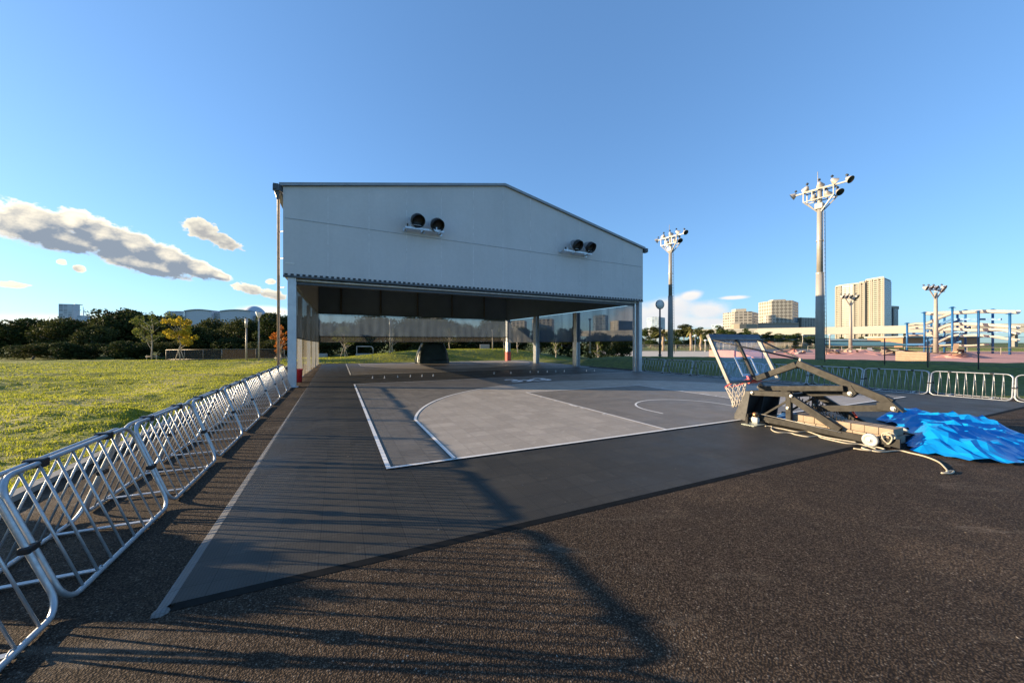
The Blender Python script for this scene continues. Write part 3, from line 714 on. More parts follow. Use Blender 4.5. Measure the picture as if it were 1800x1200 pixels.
# base rails, posts, beams and diagonals on both sides
for a in (A0, A1):
    mb = MB(); mb.bar(C(a, -.30, .125), C(a, -2.38, .085), .06, .11); hc(mb, 'base_rail', iron, None, SB[0]*.0005)
    mb = MB(); mb.bar(C(a, -.92, .17), C(a, -.92, .66), .09, .08, E1); hc(mb, 'post', iron, None, .004)
    mb = MB(); mb.bar(C(a, -.18, .62), C(a, -.96, .685), .07, .10); hc(mb, 'top_beam', iron, None, .004)
    mb = MB(); mb.bar(C(a, -.90, .655), C(a, -1.72, .16), .07, .12); hc(mb, 'diagonal_strut', iron, None, .004)
    mb = MB(); mb.bar(C(a+.06, -.93, .60), C(a+.06, -.42, .20), .035, .035); hc(mb, 'brace', iron)
    for b_, z_ in ((-.24, .63), (-.92, .42), (-.98, .66)):
        mb = MB(); mb.lathe([(.03, 0), (.03, .012), (.018, .014), (.018, .03), (0, .03)], C(a-.047, b_, z_), -E1, 8, False); hc(mb, 'bolt', bolt)
for b_, z_ in ((-.45, .12), (-1.45, .10), (-2.30, .09)):
    mb = MB(); mb.bar(C(A0+.04, b_, z_), C(A1-.04, b_, z_), .06, .08); hc(mb, 'cross_member', iron)
mb = MB(); mb.bar(C(A0+.04, -.94, .66), C(A1-.04, -.94, .66), .07, .07); hc(mb, 'pivot_shaft', iron)
mb = MB(); mb.bar(C(A0, -.95, .06), C(A1, -.95, .06), 1.0, .012); hc(mb, 'ballast_tray', iron)
# front pad: hollow panel leaning back
pad = MB()
for a, b in ((7.22, 7.26), (8.30, 8.34)):
    pad.prism([C(a, .13, .02), C(a, .13, .12), C(a, -.12, .655), C(a, -.22, .655), C(a, -.20, .62), C(a, -.10, .02)], E1*(b-a))
pad.prism([C(7.262, .13, .02), C(7.262, .13, .12), C(7.262, .10, .12), C(7.262, .10, .02)], E1*1.036)
pad.prism([C(7.262, .128, .122), C(7.262, -.12, .655), C(7.262, -.15, .655), C(7.262, .098, .122)], E1*1.036)
pad.prism([C(7.262, -.152, .655), C(7.262, -.22, .655), C(7.262, -.22, .635), C(7.262, -.152, .635)], E1*1.036)
pad.prism([C(7.78, .095, .03), C(7.78, .09, .12), C(7.78, -.14, .63), C(7.78, -.18, .63), C(7.78, -.06, .03)], E1*.03)
hc(pad, 'front_pad', mat('pad_black', (.035, .034, .034), .55, 0, .2, 7))
# arm: two straight legs meeting at the elbow
eb = C(AM, -.95, 1.27); tip = C(AM, -2.30, .70); root = C(AM, -.13, .90)
arm = MB(); arm.bar(root, eb+(root-eb).normalized()*.05, .10, .115); ar = hc(arm, 'arm', iron, None, .006)
arm = MB(); arm.bar(eb-(tip-eb).normalized()*.03, tip, .10, .125); hc(arm, 'arm', iron, None, .006)
mb = MB(); mb.bar(eb+UP*.02-E2*.10-UP*.055+E1*.054, eb+E2*.12-UP*.055+E1*.054, .006, .10); hc(mb, 'gusset', iron, ar)
mb = MB()
for sg in (-1, 1): mb.bar(eb+UP*.055+E1*sg*.02-E2*.02, eb+UP*.105+E1*sg*.02-E2*.02, .025, .03, E1)
hc(mb, 'lug', bolt, ar)
mb = MB(); mb.prism([C(AM-.06, -1.78, .93), C(AM-.06, -1.86, .80), C(AM-.06, -1.78, .72), C(AM-.06, -1.66, .74), C(AM-.06, -1.66, .90)], E1*.12); hc(mb, 'link_bracket', iron, None, .004)
mb = MB(); mb.prism([C(AM-.066, -2.12, .685), C(AM-.066, -2.28, .72), C(AM-.066, -2.40, .62), C(AM-.066, -2.38, .56), C(AM-.066, -2.12, .56)], E1*.132); hc(mb, 'link_bracket', iron, None, .004)
mb = MB(); mb.bar(C(AM, -2.22, .79), C(AM, -2.44, .575), .13, .022); hc(mb, 'end_plate', iron)
for b_, z_ in ((-1.77, .79), (-2.33, .615)):
    mb = MB(); mb.lathe([(.036, 0), (.036, .012), (.02, .014), (.02, .034), (0, .034)], C(AM-.068, b_, z_), -E1, 10, False); hc(mb, 'bolt', bolt)
mb = MB(); mb.bar(C(AM-.10, -.25, .715), C(AM-.10, -1.70, .875), .07, .095); hc(mb, 'link_bar', iron, None, .004)
mb = MB(); mb.bar(C(AM+.14, -.95, .67), C(AM+.14, -1.75, .80), .06, .10); hc(mb, 'link_bar', iron, None, .004)
mb = MB(); mb.bar(C(AM+.02, -1.25, .44), C(AM+.02, -2.30, .615), .07, .11); hc(mb, 'link_bar', iron, None, .004)
mb = MB(); mb.bar(C(AM-.05, -.22, .70), C(AM-.05, -.30, .80), .10, .07, E1); hc(mb, 'stop_block', black)
sp = MB()
for sg in (-.12, .24):
    pts = []; p0 = C(AM+sg, -1.00, .60); p1 = C(AM+sg, -1.75, .26)
    for k in range(61):
        s = k/60; an = s*2*math.pi*14; pts.append(p0+(p1-p0)*s+E1*.035*math.cos(an)+UP*.035*math.sin(an))
    sp.tube(pts, .008, 5)
hc(sp, 'spring', iron)
# backboard
BW = .88; bb0 = (-.10, .83); bu = Vector((.43, .90)).normalized()
def bp(a, h, d=0.0):
    """point of the board: sideways from its middle, height along the board, depth in front of it"""
    return C(AM+a, bb0[0]+bu.x*h+bu.y*d, bb0[1]+bu.y*h-bu.x*d)
UPB = (bp(0, 1)-bp(0, 0)).normalized(); NB = (bp(0, 0, 1)-bp(0, 0, 0)).normalized()
def bbx(mb, a0, a1, h0, h1, d0, d1): return mb.obox(bp((a0+a1)/2, (h0+h1)/2, (d0+d1)/2), E1*(a1-a0)/2, UPB*(h1-h0)/2, NB*(d1-d0)/2)
bd = bpy.data.objects.new('backboard', None); COL.objects.link(bd); bd.parent = hoop
gm = bpy.data.materials.new('acrylic'); gt = nodes(gm)
gl = nd(gt, 'ShaderNodeBsdfGlossy'); gl.inputs['Roughness'].default_value = .08; gl.inputs[0].default_value = (.8, .9, 1, 1)
tp = nd(gt, 'ShaderNodeBsdfTransparent'); tp.inputs[0].default_value = (.92, .95, .985, 1); df = nd(gt, 'ShaderNodeBsdfDiffuse'); df.inputs[0].default_value = (.42, .60, .82, 1)
m1 = nd(gt, 'ShaderNodeMixShader'); m1.inputs[0].default_value = .16; gt.links.new(tp.outputs[0], m1.inputs[1]); gt.links.new(df.outputs[0], m1.inputs[2])
m2 = nd(gt, 'ShaderNodeMixShader'); m2.inputs[0].default_value = .07; gt.links.new(m1.outputs[0], m2.inputs[1]); gt.links.new(gl.outputs[0], m2.inputs[2]); out(gt, m2.outputs[0])
mb = MB(); q4 = [bp(-BW+.03, .03), bp(BW-.03, .03), bp(BW-.03, 1.02), bp(-BW+.03, 1.02)]; mb.add(q4, [(0, 1, 2, 3)]); hc(mb, 'glass', gm, bd)
mb = MB()
for a0, a1, h0, h1 in ((-BW, -BW+.06, 0, 1.05), (BW-.06, BW, 0, 1.05), (-BW+.06, BW-.06, 0, .05), (-BW+.06, BW-.06, 1.0, 1.05)): bbx(mb, a0, a1, h0, h1, -.035, .025)
hc(mb, 'frame', mat('board_frame', (.14, .135, .125), .4, .5), bd)
mb = MB(); bbx(mb, -.035, .035, .05, 1.0, -.05, -.006); hc(mb, 'centre_post', iron, bd)
mb = MB()
for a0, a1, h0, h1 in ((-.295, -.245, .15, .60), (.245, .295, .15, .60), (-.245, .245, .55, .60), (-.245, .245, .15, .20)): bbx(mb, a0, a1, h0, h1, .013, .017)
hc(mb, 'target_square', mat('target_white', (.85, .85, .85), .5), bd)
mb = MB(); bbx(mb, -BW, BW, 1.052, 1.13, -.04, .03); hc(mb, 'top_pad', mat('pad_navy', (.07, .085, .12), .5), bd)
mb = MB()
for sg in (-1, 1): mb.tube([bp(sg*(BW-.05), .98, -.04), eb+UP*.09+E1*sg*.03], .017, 7)
hc(mb, 'stay_rod', black)
red = mat('rim_red', (.62, .055, .03), .4, .1, .1, 9)
mb = MB(); bbx(mb, -.12, .12, .02, .16, .018, .05); bbx(mb, -.08, .08, .05, .11, .05, .21); bbx(mb, -.16, .16, -.012, .03, -.055, .06)
rb = hc(mb, 'rim_bracket', red)
rc = (.10, .43)
mb = MB(); ring = [bp(.225*math.cos(an), rc[0], rc[1]+.225*math.sin(an)) for an in [2*math.pi*k/36 for k in range(36)]]
mb.tube(ring, .0095, 8, True)
for sg in (-1, 1): mb.tube([bp(sg*.09, .10, .10), bp(sg*.15, rc[0]-.01, rc[1]-.17)], .01, 6)
rm = hc(mb, 'rim', red)
net = MB(); NK = 12; rows = [(0, .225), (.11, .19), (.22, .155), (.32, .125), (.42, .11), (.50, .115)]
cen = bp(0, rc[0], rc[1]); dn = (UP*.93+UPB*.07).normalized(); sway = E2*-.04
def npnt(k, j):
    an = 2*math.pi*(k+.5*(j % 2))/NK; d, r = rows[j]
    ringv = (E1*math.cos(an)+(NB if j == 0 else (NB+E2*.6).normalized())*math.sin(an))*r
    return cen+ringv-dn*d+sway*(d*2)
for k in range(NK):
    for sg in (0, 1):
        pts = []; kk = k
        for j in range(len(rows)):
            pts.append(npnt(kk, j))
            kk = kk+((1 if j % 2 else 0) if sg else (0 if j % 2 else -1))
        net.tube(pts, .0065, 5)
hc(net, 'net', mat('net_cord', (.55, .50, .43), .8), rm)
# wheels, winch and jack plate
wh = mat('wheel_grey', (.40, .40, .38), .5)
for a in (A0-.10, A1+.10):
    mb = MB(); mb.lathe([(.0, -.022), (.035, -.026), (.04, -.018), (.065, -.018), (.072, -.026), (.098, -.026), (.105, -.015), (.105, .015), (.098, .026), (.072, .026), (.065, .018), (.04, .018), (.035, .026), (0, .022)], C(a, -2.16, .108), E1, 28)
    wl = hc(mb, 'wheel', wh)
    mb = MB(); mb.lathe([(.0, -.04), (.018, -.04), (.018, .04), (0, .04)], C(a, -2.16, .108), E1, 8, False); hc(mb, 'axle', bolt, wl)
    mb = MB(); mb.lathe([(.0, -.02), (.075, -.02), (.082, -.012), (.082, .012), (.075, .02), (0, .02)], C(a+.02, -.33, .088), E1, 24); hc(mb, 'wheel', wh)
mb = MB(); mb.prism([C(A0-.07, -2.10, .10), C(A0-.07, -2.10, .14), C(A0-.07, -2.50, .19), C(A0-.07, -2.50, .05)], E1*.04); hc(mb, 'wheel_bracket', iron)
mb = MB(); mb.bar(C(A0-.42, -.38, MATZ+.006), C(A0-.02, -.38, MATZ+.006), .26, .008); hc(mb, 'jack_plate', mat('plate_zinc', (.42, .46, .40), .4, .5))
mb = MB(); mb.bar(C(A0-.30, -.30, .02), C(A0-.30, -.30, .17), .045, .05, E1); mb.bar(C(A0-.30, -.30, .21), C(A0-.02, -.34, .235), .02, .02); mb.bar(C(A0-.28, -.30, .17), C(A0-.28, -.30, .225), .025, .025, E1)
hc(mb, 'jack', iron)
mb = MB(); mb.lathe([(.0, -.03), (.045, -.03), (.05, -.02), (.05, .02), (.045, .03), (0, .03)], C(A0-.14, -.36, .20), E2, 16); hc(mb, 'winch_drum', mat('winch_brass', (.45, .22, .10), .4, .6))
mb = MB(); mb.tube([C(A0-.06, -.36, .225), C(A0-.05, -1.2, .175), C(A0-.045, -1.75, .135)], .006, 5); hc(mb, 'cable', bolt)
mb = MB(); mb.bar(C(AM+.36, -1.70, .33), C(AM+.36, -1.62, .44), .03, .035, E1); hc(mb, 'release_handle', red)
# concrete ballast blocks in two courses
conc = mat('ballast_concrete', (.30, .225, .155), .85, 0, .18, 9, .35, 70)
bl0 = None
for row in range(2):
    for k in range(8):
        if bl0 is None:
            mb = MB(); mb.bbox(-.0875, .0875, -.17, .17, 0, .115, .006); bl0 = o = mb.build('concrete_block', conc)
        else: o = bl0.copy(); COL.objects.link(o)
        bb = -1.03-.180*k if row else -1.03-.180*k
        o.location = C(A0+.235+(.012 if row else .0)+rnd.uniform(-.006, .006), bb+(.0 if row else -.03), .068+.118*row); o.rotation_euler = (0, 0, math.atan2(E2.y, E2.x)+rnd.uniform(-.02, .02))
        nm = ('topmost' if row else 'lower')
        tag(o, f'tan ballast block on the basketball stand, {ORD[k]} from the post in the {"upper" if row else "lower"} course', 'block', 'concrete ballast blocks')
# folded blue cloth on the base
mb = MB(); vs = []
for j in range(13):
    for i in range(13):
        x = i/12-.5; y = j/12-.5; ed = min(1, 4*min(.5-abs(x), .5-abs(y))); vs.append(C(A0+.52+x*.42, -.64+y*.36, .125+.09*ed+.05*noise.noise(Vector((i*.5, j*.45, 8)))*ed))
mb.add(vs, [(j*13+i, j*13+i+1, (j+1)*13+i+1, (j+1)*13+i) for j in range(12) for i in range(12)], True)
tag(mb.build('folded_cloth', mat('cloth_blue', (.02, .08, .22), .6, 0, .3, 14)), 'small folded dark blue cloth tucked under the posts of the basketball stand', 'cloth')
# ropes
ropem = mat('rope_cream', (.44, .385, .29), .85, 0, .15, 40)
def rope(pts, label, z=.012, r=.011):
    P = [gp(u, v)+UP*(z+(MATZ if court(gp(u, v))[1] > -2.1 else 0)) for u, v in pts]; Q = []
    for i in range(len(P)-1):
        p0 = P[max(0, i-1)]; p1 = P[i]; p2 = P[i+1]; p3 = P[min(len(P)-1, i+2)]
        for k in range(6):
            s = k/6; Q.append(.5*((2*p1)+(p2-p0)*s+(2*p0-5*p1+4*p2-p3)*s*s+(3*p1-p0-3*p2+p3)*s**3))
    Q.append(P[-1]); mb = MB(); mb.tube(Q, r, 6)
    tag(mb.build('rope', ropem), label, 'rope', 'cream ropes by the basketball stand')
rope([(1345, 751), (1357, 752), (1356, 757), (1366, 762), (1390, 763.5), (1398, 766), (1420, 770), (1437, 769), (1445, 772), (1470, 778), (1490, 782), (1515, 784), (1540, 790)], 'cream rope doubled in loose loops along the base of the basketball stand')
rope([(1357, 753), (1375, 756), (1400, 761), (1420, 761), (1435, 766), (1452, 771), (1480, 776), (1505, 780)], 'cream rope strand lying straight along the base rail')
rope([(1500, 789), (1530, 793), (1555, 791), (1535, 786), (1515, 788), (1545, 795), (1580, 793), (1600, 797), (1625, 803), (1648, 812), (1660, 822), (1666, 831), (1655, 832.5), (1672, 833), (1676, 829), (1664, 830)], 'cream rope trailing from the wheel over the asphalt to a knotted end')
mb = MB(); c0 = C(A0-.02, -2.36, .21)
for q in range(5):
    for k in range(24):
        pass
pts = [c0+E2*(.06+.02*math.sin(k*.31))*math.cos(2*math.pi*k/20)+UP*((.07+.02*math.sin(k*.23))*math.sin(2*math.pi*k/20)-.03)+E1*(.06*math.sin(k*.17)-.03) for k in range(101)]
mb.tube(pts, .011, 6); tag(mb.build('rope', ropem), 'cream rope coiled over the end of the base rail beside the wheel', 'rope', 'cream ropes by the basketball stand')
# crumpled blue tarpaulin
def tarp():
    poly = [gp(1528, 737), gp(1600, 735), gp(1690, 745), gp(1760, 748), gp(1860, 790), gp(1800, 822), gp(1715, 815), gp(1650, 803), gp(1592, 796), gp(1584, 780), gp(1590, 760)]
    NX, NY = 110, 80; xs = [p.x for p in poly]; ys = [p.y for p in poly]; x0, x1, y0, y1 = min(xs), max(xs), min(ys), max(ys)
    def inside(x, y):
        c = False; j = len(poly)-1
        for i in range(len(poly)):
            if (poly[i].y > y) != (poly[j].y > y) and x < (poly[j].x-poly[i].x)*(y-poly[i].y)/(poly[j].y-poly[i].y)+poly[i].x: c = not c
            j = i
        return c
    def edged(x, y):
        m = 9
        for i in range(len(poly)):
            a = poly[i]; b = poly[(i+1) % len(poly)]; ab = b-a; p = Vector((x, y, 0)); s = max(0, min(1, (p-a).dot(ab)/ab.length_squared)); m = min(m, (p-a-ab*s).length)
        return m
    idx = {}; vs = []; fs = []; rg = random.Random(17); NX, NY = 46, 30
    for j in range(NY+1):
        for i in range(NX+1):
            x = x0+(x1-x0)*(i+(.5 if j % 2 else 0)+rg.uniform(-.34, .34))/NX; y = y0+(y1-y0)*(j+rg.uniform(-.34, .34))/NY
            if not inside(x, y): continue
            e = edged(x, y); k = sstep(e, 0, .40); lump = math.exp(-((x-6.65)**2/.75+(y-6.2)**2/.30))+.55*math.exp(-((x-8.1)**2/.5+(y-7.3)**2/.2))
            fold = abs(noise.noise(Vector((x*1.9+.8*y, y*1.5, 3))))
            h = .012+k*(.05+.22*fold+.075*rg.random()*(1 if rg.random() < .6 else .2)+.24*lump)+.03*rg.random()
            idx[(i, j)] = len(vs); vs.append((x, y, h+(MATZ if court(Vector((x, y, 0)))[1] > -2.2 else 0)))
    for j in range(NY):
        for i in range(NX):
            q = [(i, j), (i+1, j), (i+1, j+1), (i, j+1)]
            tri = ((q[0], q[1], q[2]), (q[0], q[2], q[3])) if j % 2 else ((q[0], q[1], q[3]), (q[1], q[2], q[3]))
            for tq in tri:
                if all(p in idx for p in tq): fs.append(tuple(idx[p] for p in tq))
    mb = MB(); mb.add(vs, fs, False)
    m = bpy.data.materials.new('tarp_blue'); t = nodes(m); co = nd(t, 'ShaderNodeTexCoord').outputs['Object']
    c = ramp(t, [(.35, (.002, .26, .70)), (.7, (.008, .36, .85))], noise_n(t, co, 2.5, 4)).outputs[0]
    b = bsdf(t, c, .30, 0, bump(t, noise_n(t, co, 7, 3, .5), .25, .03), .5); tl = nd(t, 'ShaderNodeBsdfTranslucent'); t.links.new(c, tl.inputs[0])
    mx = nd(t, 'ShaderNodeMixShader'); mx.inputs[0].default_value = .2; t.links.new(b.outputs[0], mx.inputs[1]); t.links.new(tl.outputs[0], mx.inputs[2]); out(t, mx.outputs[0])
    tag(mb.build('tarpaulin', m), 'bright blue tarpaulin heaped in creased folds beside the ballast blocks', 'tarpaulin')
tarp()
# ------------------------------------------------------------------ trees
bark = mat('bark_grey', (.20, .16, .12), .9, 0, .25, 9, .4, 30)
dleaf = leaf_mat('leaf_dark', (.018, .030, .009), (.060, .075, .020), .25)
dleaf2 = leaf_mat('leaf_olive', (.030, .040, .010), (.085, .090, .025), .25)
pleaf = leaf_mat('leaf_pine', (.022, .042, .012), (.075, .105, .028), .25)
gleaf = leaf_mat('leaf_young', (.07, .10, .020), (.19, .20, .045), .35)
yleaf = leaf_mat('leaf_yellow', (.34, .24, .015), (.66, .50, .05), .4)
oleaf = leaf_mat('leaf_orange', (.36, .10, .020), (.60, .24, .04), .4)
def foliage(clumps, n, size, rg, flat=.0, shell=.55):
    """leaf-sized quads through a set of clumps (centre, radii)"""
    vol = np.array([c[1][0]*c[1][1]*c[1][2] for c in clumps])**.67; pick = rg.choice(len(clumps), n, p=vol/vol.sum())
    cen = np.array([c[0] for c in clumps])[pick]; rad = np.array([c[1] for c in clumps])[pick]
    d = rg.normal(size=(n, 3)); d /= np.linalg.norm(d, axis=1)[:, None]; rr = (shell+(1-shell)*rg.random(n))**.5*(.8+.35*rg.random(n))
    p = cen+d*rad*rr[:, None]
    a = rg.normal(size=(n, 3)); a[:, 2] *= (1-flat); a /= np.linalg.norm(a, axis=1)[:, None]
    b = np.cross(a, rg.normal(size=(n, 3))); b /= np.linalg.norm(b, axis=1)[:, None]
    s = size*(.6+.8*rg.random(n))[:, None]; a = a*s; b = b*s*.55
    V = np.stack([p-a, p-b*.9, p+a, p+b*.9], 1).reshape(-1, 3)
    return V
def foliage_obj(name, V, m, parent):
    n = len(V)//4; me = bpy.data.meshes.new(name); me.vertices.add(n*4); me.vertices.foreach_set('co', V.reshape(-1).astype(np.float32))
    me.loops.add(n*4); me.loops.foreach_set('vertex_index', np.arange(n*4, dtype=np.int32)); me.polygons.add(n)
    me.polygons.foreach_set('loop_start', np.arange(0, n*4, 4, dtype=np.int32)); me.update(calc_edges=True); me.materials.append(m)
    o = bpy.data.objects.new(name, me); COL.objects.link(o); o.parent = parent; return o
def limbs(mb, base, top, r0, r1, rg, n=6): 
    pts = [Vector(base)+(Vector(top)-Vector(base))*(k/n)+Vector((rg.normal()*.04, rg.normal()*.04, 0))*(1 if 0 < k < n else 0) for k in range(n+1)]
    mb.tube(pts, [r0+(r1-r0)*k/n for k in range(n+1)], 7); return pts
def broad_tree(name, cat, seed, h, wd, m, n=8500, low=.05, size=.13, lumps=26):
    """dense evergreen with a crown down to the ground"""
    rg = np.random.default_rng(seed); o = thing(name, name.replace('_', ' '), cat); mb = MB(); limbs(mb, (0, 0, -.1), (0, 0, h*.7), .16, .05, rg)
    cl = []
    for k in range(lumps):
        an = rg.random()*6.283; z = h*(low+.08+(.80-low)*rg.random()**.8); f = math.sin(min(1, (1.02-z/h)*1.9+.12)*1.57); r = wd*f*(.25+.55*rg.random())
        c = (math.cos(an)*r, math.sin(an)*r, z); q = wd*(.26+.22*rg.random()); cl.append((c, (q, q, q*.72)))
        if z > h*.25: mb.tube([(0, 0, h*.25), (c[0]*.5, c[1]*.5, (z+h*.25)/2+.1), c], [.06, .04, .015], 5)
    mb.build('trunk', bark, o); foliage_obj('crown', foliage(cl, n, size, rg), m, o); return o
def pine_tree(name, seed, h, wd, m, n=4600):
    """tall trunk with flat layered pads of needles"""
    rg = np.random.default_rng(seed); o = thing(name, 'pine', 'tree'); mb = MB(); limbs(mb, (0, 0, -.1), (rg.normal()*.2, rg.normal()*.2, h*.92), .15, .04, rg); cl = []
    for k in range(22):
        z = h*(.16+.82*rg.random()); an = rg.random()*6.283; r = wd*(1.12-.75*z/h)*(.25+.65*rg.random()); c = (math.cos(an)*r, math.sin(an)*r, z); q = wd*(.26+.16*rg.random()); cl.append((c, (q, q, q*.48)))
        mb.tube([(0, 0, z-.35), (c[0]*.5, c[1]*.5, z-.12), c], [.05, .03, .012], 5)
    mb.build('trunk', bark, o); foliage_obj('crown', foliage(cl, n, .13, rg), m, o); return o
def sapling(name, label, seed, h, wd, m, n, loc, stakes=2, bare=.35, group=None):
    rg = np.random.default_rng(seed); o = thing(name, label, 'tree', loc, 0, group); mb = MB(); limbs(mb, (0, 0, -.1), (0, 0, h), .055, .015, rg, 7); cl = []
    for k in range(17):
        z0 = h*(.22+.55*rg.random()); an = rg.random()*6.283; r = wd*(.35+.65*rg.random()); c = Vector((math.cos(an)*r, math.sin(an)*r, min(h, z0+r*.75+.1)))
        mb.tube([(0, 0, z0), (c.x*.45, c.y*.45, z0+(c.z-z0)*.4), c], [.028, .018, .006], 5)
        if c.z > h*bare: q = wd*(.20+.14*rg.random()); cl.append((tuple(c), (q, q, q*.75)))
    cl.append(((0, 0, h*.96), (wd*.22, wd*.22, wd*.3)))
    mb.build('trunk', mat('bark_pale', (.42, .36, .28), .85, 0, .2, 12), o); foliage_obj('crown', foliage(cl, n, .085, rg), m, o)
    if stakes:
        mb = MB()
        for sg in (-1, 1): mb.tube([(sg*.42, .05*sg, -.1), (sg*(.42 if stakes == 2 else .04), 0, .55 if stakes == 2 else 1.2)], .035, 7)
        if stakes == 2: mb.tube([(-.55, .02, .42), (.55, .02, .42)], .03, 7)
        mb.build('support_stakes', mat('stake_wood', (.40, .33, .24), .85), o)
    return o
protos = [broad_tree('evergreen_tree', 'tree', 11, 4.7, 2.7, dleaf), broad_tree('evergreen_tree', 'tree', 12, 4.9, 2.9, dleaf2), broad_tree('evergreen_tree', 'tree', 13, 4.3, 2.5, dleaf), broad_tree('evergreen_tree', 'tree', 14, 5.0, 2.6, dleaf2, 5600)]
PLAT = LOW; KF = 2.667          # the low field beyond the bank
used = set()
def put(pr, loc, rz, sc, label, group):
    if pr.name in used: o = copy_tree(pr)
    else: o = pr; used.add(pr.name)
    o.location = loc; o.rotation_euler = (0, 0, rz); o.scale = sc; o['label'] = label; o['group'] = group; return o
# hedge-like wood behind the left lawn: (u centre, top v, depth)
row = [(-40, 566, 45), (20, 562, 43), (70, 566, 44), (118, 563, 42), (165, 572, 40), (205, 551, 46), (238, 553, 47), (285, 566, 42), (288, 560, 50), (345, 572, 40), (385, 562, 45), (425, 564, 43), (462, 566, 42), (492, 558, 41), (140, 600, 37.5), (60, 603, 37), (240, 598, 37.5), (320, 600, 38.5), (410, 596, 39), (475, 598, 38)]
row.sort()
for k, (u, v, Y) in enumerate(row):
    top = EYE+(V0-v)/F*Y; pr = protos[(k*3+1) % 4]; hh = (4.7, 4.9, 4.3, 5.0)[(k*3+1) % 4]; s = top/hh*1.10; wv = max(s, .8)
    put(pr, ((u-CX)/F*Y, Y, H((u-CX)/F*Y, Y)-.1), rnd.random()*6.28, (wv*1.02, wv*1.02, s),
        f'dark evergreen behind the sunny lawn, {ORD[k]} from the open end of the wood', 'evergreen trees behind the lawn')
row = [(530, 556, 46), (575, 560, 52), (618, 562, 47), (655, 552, 50), (700, 568, 53), (735, 556, 49), (780, 558, 52), (825, 566, 55), (868, 560, 50), (905, 570, 57), (950, 572, 52), (1000, 571, 56), (1050, 574, 54), (1095, 575, 58), (640, 590, 43), (560, 592, 42), (720, 588, 44), (800, 590, 46), (880, 592, 47)]
row.sort()
for k, (u, v, Y) in enumerate(row):
    top = EYE+(V0-v)/F*Y-.0; q = (k*3+2) % 4; pr = protos[q]; hh = (4.7, 4.9, 4.3, 5.0)[q]; s = top/hh; wv = max(s, .8)
    put(pr, ((u-CX)/F*Y, Y, H((u-CX)/F*Y, Y)-.1), rnd.random()*6.28, (wv*1.05, wv*1.05, s), f'dark evergreen seen through the hall, {ORD[k]} from the bucket side', 'evergreen trees behind the hall')
pines = [pine_tree('pine_tree', 21, 4.8, 2.2, pleaf), pine_tree('pine_tree', 22, 5.0, 2.4, pleaf), pine_tree('pine_tree', 23, 4.5, 2.2, dleaf2)]
row = [(1132, 577, 66), (1152, 575, 62), (1180, 580, 64), (1203, 571, 66), (1226, 576, 61), (1246, 580, 63), (1268, 573, 67), (1285, 579, 62), (1308, 578, 66), (1326, 584, 62), (1352, 584, 66), (1376, 586, 62), (1400, 586, 66), (1424, 590, 62), (1450, 594, 84), (1478, 593, 88), (1520, 592, 92), (1548, 591, 94), (1578, 593, 92), (1144, 596, 58), (1190, 597, 57), (1240, 597, 57), (1290, 596, 57), (1340, 598, 58), (1390, 599, 58)]
row.sort()
for k, (u, v, Y) in enumerate(row):
    Y *= KF; top = EYE+(V0-v)/F*Y; q = k % 3; pr = pines[q]; s = (top-PLAT)/((4.8, 5.0, 4.5)[q]); wv = max(1.9, s)
    put(pr, ((u-CX)/F*Y, Y, PLAT-.05), rnd.random()*6.28, (wv, wv, s), ('pine tree behind the cream railing, ' if u < 1430 else 'low pine tree under the white viaduct, ')+f'{ORD[k] if k < 20 else "twenty "+ORD[k-20]} from the hall corner', 'pine trees beyond the clay field')
def g0(u, Y, z=0.0): return Vector(((u-CX)/F*Y, Y, z))
sapling('young_tree', 'slender young tree with thin green leaves and a pale trunk at the lawn edge', 31, 4.3, 1.25, gleaf, 1300, g0(266.5, 33.5), 2, .42)
sapling('autumn_tree', 'young tree with golden yellow leaves at the lawn edge', 32, 3.75, 1.32, yleaf, 2300, g0(316, 33), 3, .30)
sapling('autumn_tree', 'young tree with orange leaves just outside the hall downpipe', 33, 3.0, .75, oleaf, 1100, g0(494, 30.5), 2, .25)
sapling('young_tree', 'small bare-stemmed tree with yellow green leaves and stakes seen under the curtain', 34, 2.9, 1.5, gleaf, 1100, g0(605, 36, .1), 3, .45)
for k, (u, Y, h_, lb) in enumerate(((690, 38, 2.3, 'thin leafless sapling beside the lamp pole behind the hall'), (790, 40, 2.2, 'thin leafless sapling behind the covered stand'), (886, 41, 2.6, 'pale leafless sapling behind the padded column'), (910, 40, 2.9, 'pale forked sapling in the sun next to the padded column'), (977, 42, 2.2, 'thin leafless sapling at the end of the white railing'), (1050, 41, 2.5, 'small sapling behind the railing between the hall columns'))):
    sapling('young_tree', lb, 40+k, h_, .75, gleaf, 160, g0(u, Y, H((u-CX)/F*Y, Y)), 0, .5)
# palms by the white railing
def palm(label, loc, h, seed):
    rg = np.random.default_rng(seed); o = thing('palm_tree', label, 'palm', loc, 0, 'palms by the white railing'); mb = MB(); limbs(mb, (0, 0, -.1), (0, 0, h), .17, .13, rg)
    o.scale = (KF,)*3; mb.build('trunk', mat('palm_bark', (.30, .22, .15), .9, 0, .3, 14), o); vs = []
    mb = MB()
    for k in range(26):
        an = rg.random()*6.283; el_ = -.5+1.7*rg.random(); L = .8+.35*rg.random(); d = Vector((math.cos(an)*math.cos(el_), math.sin(an)*math.cos(el_), math.sin(el_)))
        pts = [Vector((0, 0, h))+d*(L*s)-UP*(.45*s*s*L) for s in (0, .35, .7, 1)]; sd = d.cross(UP).normalized()
        v = []
        for s, p in zip((.03, .16, .14, .02), pts): v += [p-sd*s-UP*s*.4, p, p+sd*s-UP*s*.4]
        mb.add(v, [(i*3+j, i*3+j+1, i*3+j+4, i*3+j+3) for i in range(3) for j in range(2)])
    mb.build('crown', leaf_mat('leaf_palm', (.12, .12, .03), (.26, .22, .07), .3), o)
